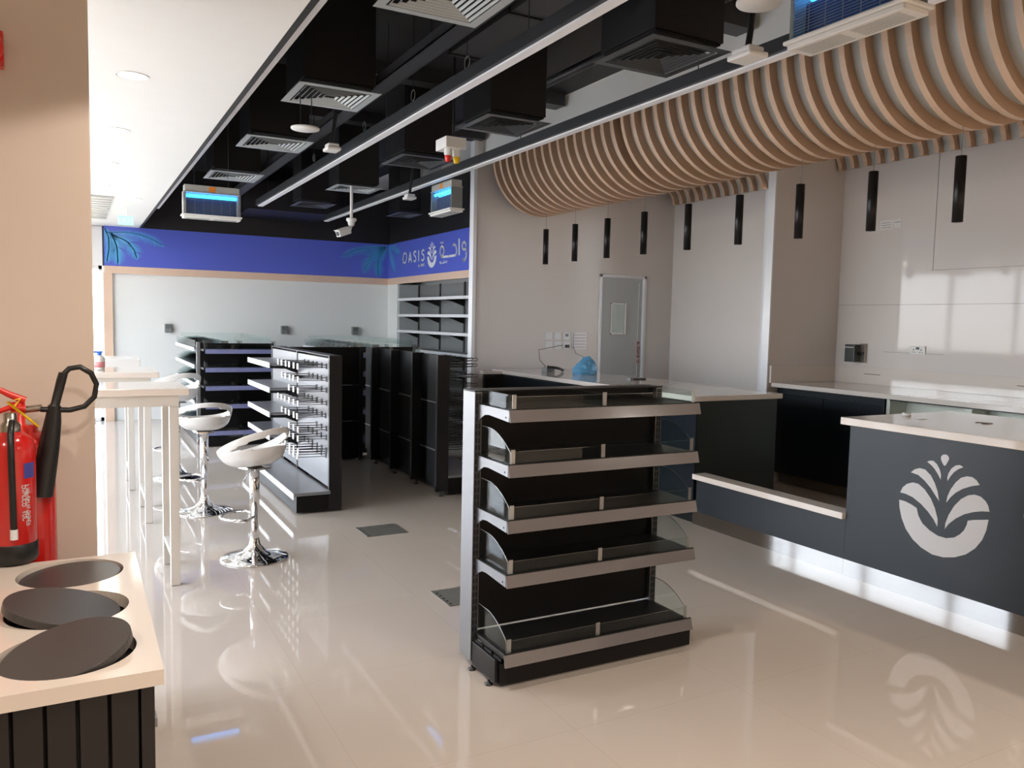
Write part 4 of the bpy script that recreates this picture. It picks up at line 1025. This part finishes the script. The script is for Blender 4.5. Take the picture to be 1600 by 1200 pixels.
# ================================================================== STOOLS
def stool(x, y, hs, az, lab, rim=(0.045, 0.17), tilt=0.0, faz=0.0):
    t = thing('bar_stool', lab, 'bar stool', (x, y, 0), 'white bar stools')
    n, rings = 64, []
    def rimh(th): return rim[0] + (rim[1]-rim[0])*(0.5+0.5*math.cos(th))**1.1
    prof = [(0.0, 0.0), (0.06, 0.0), (0.11, 0.006), (0.15, 0.02), (0.18, 0.045)]
    vs = []; fs = []
    for r, z in prof[1:]:
        for k in range(n):
            th = 2*PI*k/n; vs.append((r*math.cos(th), r*0.93*math.sin(th), z))
    NS = 14
    for j in range(1, NS+1):
        q = j/NS
        for k in range(n):
            th = 2*PI*k/n; H = rimh(th)
            rr = 0.18 + 0.032*math.sin(q*PI/2); zz = 0.045 + H*q
            lean = 0.05*q*max(0, math.cos(th))
            vs.append(((rr+lean)*math.cos(th), rr*0.93*math.sin(th), zz))
    vs.append((0, 0, 0)); ci = len(vs)-1
    for k in range(n): fs.append((ci, (k+1) % n, k))
    R_ = len(prof)-1+NS
    for i in range(R_-1):
        for k in range(n):
            th = 2*PI*(k+0.5)/n; d_ = math.atan2(math.sin(th), math.cos(th))
            j = i-(len(prof)-1)+1
            a_ = abs(d_)/1.35
            if a_ < 1:
                lo = 4.0 + 3.0*(a_**2.2); hi = 10.2 - 3.0*(a_**2.2)
                if lo <= j < hi and j >= 1: continue
            fs.append((i*n+k, i*n+(k+1) % n, (i+1)*n+(k+1) % n, (i+1)*n+k))
    M_ = T(x, y, hs) @ rot('Z', az) @ rot('Y', -tilt)
    m = MB(); m.add([M_ @ Vector(v) for v in vs], fs, True)
    o = m.build('seat', WPLA, t, fix=True)
    md = o.modifiers.new('thick', 'SOLIDIFY'); md.thickness = 0.016; md.offset = 0
    md = o.modifiers.new('smooth', 'SUBSURF'); md.levels = 1; md.render_levels = 2
    MB().lathe([(0.20, 0), (0.205, 0.004), (0.20, 0.010), (0.14, 0.022), (0.07, 0.045), (0.035, 0.085), (0.026, 0.13)], 48, (x, y, 0)).build('base', CHROME, t)
    MB().lathe([(0.026, 0.11), (0.026, 0.30), (0.030, 0.30), (0.030, hs-0.02), (0.0, hs-0.02)], 24, (x, y, 0)).build('column', CHROME, t)
    m = MB().box(-0.08, 0.08, -0.06, 0.06, hs-0.022, hs-0.010, T(x, y, 0) @ rot('Z', az)); m.build('seat_plate', CHROME, t)
    # D-shaped foot ring
    P = []
    fz = 0.27
    for k in range(17):
        a = -PI/2 + PI*k/16; P.append(Vector((0.05+0.15*math.cos(a), 0.135*math.sin(a), fz)))
    P.append(Vector((0.0, 0.03, fz))); P.insert(0, Vector((0.0, -0.03, fz)))
    MF = T(x, y, 0) @ rot('Z', faz)
    MB().tube([MF @ p for p in P], 0.010, 8).build('footrest', CHROME, t)
    MB().tube([MF @ Vector((0.03, 0.05, hs-0.03)), MF @ Vector((0.06, 0.16, hs-0.05)), MF @ Vector((0.07, 0.20, hs-0.055))], 0.005, 6).build('lever', CHROME, t)
stool(0.955, 5.07, 0.585, -1.05, 'nearest white bar stool with tilted seat ring, in front of the hook stand', tilt=0.16, faz=PI*0.95)
stool(0.845, 6.45, 0.635, -1.55, 'middle white bar stool with round opening, beside the nearest bar table', tilt=0.05, faz=PI*1.0)
stool(0.80, 7.9, 0.72, -1.3, 'farthest white bar stool half hidden behind the bar table top', rim=(0.05, 0.22), faz=PI*0.9)

# ================================================================== BIN COUNTER
t = thing('bin_counter', 'dark bin counter with cream stone top and three round holes, bottom left', 'bin cabinet', (-0.2, 2.2, 0))
# top slab with three holes
ZB = 0.75; TH = 0.034
holes = [(-0.025, 2.60, 0.137), (-0.03, 2.28, 0.140), (-0.03, 1.98, 0.140)]
def slab_with_holes(x0, x1, y0, y1, z0, z1, holes):
    bm = bmesh.new()
    n = 48
    def ring(z):
        o = [bm.verts.new((x0, y0, z)), bm.verts.new((x1, y0, z)), bm.verts.new((x1, y1, z)), bm.verts.new((x0, y1, z))]
        oe = [bm.edges.new((o[i], o[(i+1) % 4])) for i in range(4)]; es = list(oe); cs = []
        for cx, cy_, r in holes:
            c = [bm.verts.new((cx+r*math.cos(2*PI*k/n), cy_+r*math.sin(2*PI*k/n), z)) for k in range(n)]
            es += [bm.edges.new((c[k], c[(k+1) % n])) for k in range(n)]; cs.append(c)
        bmesh.ops.triangle_fill(bm, use_beauty=True, use_dissolve=False, edges=es)
        return o, cs
    o1, c1 = ring(z0); o2, c2 = ring(z1)
    for i in range(4): bm.faces.new((o1[i], o1[(i+1) % 4], o2[(i+1) % 4], o2[i]))
    for a, b in zip(c1, c2):
        for k in range(n): bm.faces.new((a[k], a[(k+1) % n], b[(k+1) % n], b[k]))
    # drop any face filling a hole
    kill = []
    for f in bm.faces:
        c = f.calc_center_median()
        if abs(f.normal.z) > 0.5:
            for cx, cy_, r in holes:
                if math.hypot(c.x-cx, c.y-cy_) < r*0.98 and all(math.hypot(v.co.x-cx, v.co.y-cy_) < r*1.01 for v in f.verts): kill.append(f); break
    bmesh.ops.delete(bm, geom=kill, context='FACES_ONLY')
    bmesh.ops.recalc_face_normals(bm, faces=bm.faces)
    me = bpy.data.meshes.new('countertop'); bm.to_mesh(me); bm.free(); return me
me = slab_with_holes(-0.45, 0.152, 1.80, 2.755, ZB-TH, ZB, holes); me.materials.append(QWARM)
me.transform(Matrix.Translation(-t.location)); o = bpy.data.objects.new('countertop', me); C.objects.link(o); o.parent = t
m = MB().box(-0.42, -0.41, 1.83, 2.73, 0.06, ZB-TH-0.001).box(0.118, 0.13, 1.83, 2.73, 0.06, ZB-TH-0.001).box(-0.41, 0.118, 2.72, 2.73, 0.06, ZB-TH-0.001).box(-0.41, 0.118, 1.85, 2.72, 0.06, 0.08)
m.build('carcass', BROWNB, t)
m = MB()
n = 9; x = -0.42
while x < 0.10:
    m.prism([(x, 1.832), (x+0.004, 1.82), (x+0.054, 1.82), (x+0.058, 1.832)], lambda u, v, q: (u, v, q), 0.06, ZB-TH-0.001); x += 0.0585
m.build('tongue_and_groove_front', BROWNB, t)
B(0.108, 0.134, 1.815, 1.845, 0.0, ZB-TH-0.001).build('corner_post', BROWNB, t)
B(-0.40, 0.10, 1.86, 2.70, 0.0, 0.058).build('plinth', BLKPAN, t)
m = MB().box(0.134, 0.140, 1.90, 1.93, 0.62, 0.71).box(0.1345, 0.145, 1.895, 1.935, 0.58, 0.60); m.build('hinge', POST, t)
for (cx, cy_, r), tl, lab, dz in ((holes[0], (0.02, -0.04), 'round dark lid lying nearly flat in the farthest bin hole', -0.006), (holes[1], (0.03, 0.22), 'round dark lid tipped sideways in the middle bin hole', 0.014), (holes[2], (0.10, -0.20), 'round dark lid raised at the right in the nearest bin hole', 0.012)):
    M_ = T(cx-(0.012 if dz == 0.014 else 0), cy_, ZB+dz-0.012) @ rot('X', tl[0]) @ rot('Y', tl[1])
    o = MB().lathe([(0.0, -0.010), (r*0.95, -0.010), (r*0.95, 0.010), (0, 0.010)], 48, (0, 0, 0), M_, sm=False).build('lid', LID, t, 0.002)
for i, (cx, cy_, r) in enumerate(holes):
    MB().lathe([(r+0.012, -0.36), (r+0.012, -0.04)], 32, (cx, cy_, ZB)).build('bin_liner', SLOT, t)

# ================================================================== FIRE EXTINGUISHERS
def cyl_body(x, y, z0, z1, r):
    return MB().lathe([(0, z0), (r*0.9, z0), (r, z0+0.015), (r, z1-0.055), (r*0.92, z1-0.028), (r*0.62, z1-0.008), (0.022, z1), (0.022, z1+0.02), (0, z1+0.02)], 36, (x, y, 0))
x, y = -0.175, 2.785
t = thing('fire_extinguisher', 'red powder fire extinguisher with black base hung on the pillar', 'fire extinguisher', (x, y, 0.74), 'fire extinguishers')
cyl_body(x, y, 0.80, 1.145, 0.063).build('cylinder', RED, t)
MB().lathe([(0, 0.755), (0.060, 0.755), (0.065, 0.765), (0.065, 0.812), (0.0635, 0.814)], 36, (x, y, 0)).build('base_cup', RUB, t)
MB().lathe([(0.026, 1.145), (0.026, 1.165), (0.018, 1.175), (0.018, 1.20), (0, 1.20)], 18, (x, y, 0)).build('valve', BRASS, t)
MB().tube([(x+0.005, y-0.025, 1.175), (x+0.004, y-0.07, 1.15), (x+0.004, y-0.073, 1.08), (x+0.006, y-0.070, 0.86)], 0.009, 10).build('hose', HOSE, t)
MB().tube([(x+0.006, y-0.070, 0.865), (x+0.006, y-0.070, 0.835)], 0.0105, 10).build('hose_tip', ALU, t)
m = MB()
def onc(u, v, s): # around the cylinder
    a = -PI/2 + u/0.063; rr = 0.0635+s
    return (x+rr*math.cos(a), y+rr*math.sin(a), v)
for k in range(6): m.prism([(0.035+k*0.006, 1.01), (0.041+k*0.006, 1.01), (0.041+k*0.006, 1.055), (0.035+k*0.006, 1.055)], onc, 0, 0.0005)
m.build('blue_label', LBLUE, t)
m = MB(); write(m, 'FIRE EXTINGUISHER', 0.012, 0.0016, lambda u, v, s: onc(0.052-v, 0.99-u*0.75, s), 0, 0.0006)
write(m, 'POWDER ABC', 0.018, 0.0022, lambda u, v, s: onc(0.047-v, 0.99-u*0.75, s), 0, 0.0006)
m.build('white_lettering', LOGOW, t)
B(x-0.02, x+0.02, y+0.063, 2.998, 1.00, 1.06).build('wall_bracket', POST, t)
x2, y2 = -0.132, 2.925
t = thing('fire_extinguisher', 'taller red gas fire extinguisher with black discharge horn behind the other', 'fire extinguisher', (x2, y2, 0.3), 'fire extinguishers')
cyl_body(x2, y2, 0.32, 1.125, 0.068).build('cylinder', RED, t)
MB().lathe([(0.03, 1.12), (0.03, 1.145), (0.02, 1.15), (0.02, 1.22), (0, 1.22)], 16, (x2-0.03, y2-0.02, 0)).build('valve', REDP, t)
m = MB().tube([(x2-0.01, y2-0.03, 1.225), (x2-0.05, y2-0.035, 1.245), (x2-0.10, y2-0.04, 1.275)], [0.012, 0.010, 0.007], 10)
m.build('lever', REDP, t)
MB().tube([(x2-0.01, y2-0.03, 1.20), (x2-0.05, y2-0.035, 1.205), (x2-0.09, y2-0.04, 1.19)], [0.011, 0.009, 0.007], 10).build('carry_handle', REDP, t)
MB().tube([(x2-0.04, y2-0.055, 1.205), (x2-0.02, y2-0.06, 1.235), (x2-0.055, y2-0.06, 1.225), (x2+0.0, y2-0.055, 1.17), (x2+0.025, y2-0.05, 1.145)], 0.004, 6).build('safety_tag', YEL, t)
MB().tube([(x2-0.02, y2-0.02, 1.195), (x2+0.035, y2-0.02, 1.200)], 0.011, 10).build('coupling', BRASS, t)
# hose loop to horn: from coupling right, loop up and back left to the handle
loop = [(-0.100,1.200),(-0.06,1.197),(-0.02,1.195),(0.02,1.205),(0.048,1.235),(0.055,1.275),(0.040,1.31),(0.010,1.330),(-0.02,1.325),(-0.038,1.305)]
MB().tube([(a, 2.86, b) for a, b in loop], 0.0085, 10).build('hose', HOSE, t)
MB().tube([(-0.036, 2.86, 1.312), (-0.042, 2.86, 1.29), (-0.060, 2.862, 1.215), (-0.062, 2.862, 1.205)], [0.013, 0.014, 0.013, 0.018], 14).build('horn_handle', RUB, t)
MB().tube([(-0.062, 2.862, 1.21), (-0.068, 2.864, 1.16), (-0.080, 2.868, 1.08), (-0.105, 2.872, 0.93)], [0.018, 0.024, 0.030, 0.036], 20).build('discharge_horn', RUB, t)
# sounder on the pillar
t = thing('alarm_sounder', 'red alarm sounder at the left edge, high on the pillar', 'alarm', (-0.2, 2.97, 2.29))
B(-0.30, -0.178, 2.965, 2.999, 2.24, 2.35).build('back_box', RED, t, 0.004)
MB().lathe([(0.045, 0.0), (0.05, 0.02), (0.045, 0.035), (0, 0.04)], 24, (-0.225, 2.965, 2.295), rot('X', PI/2)).build('dome', REDP, t)
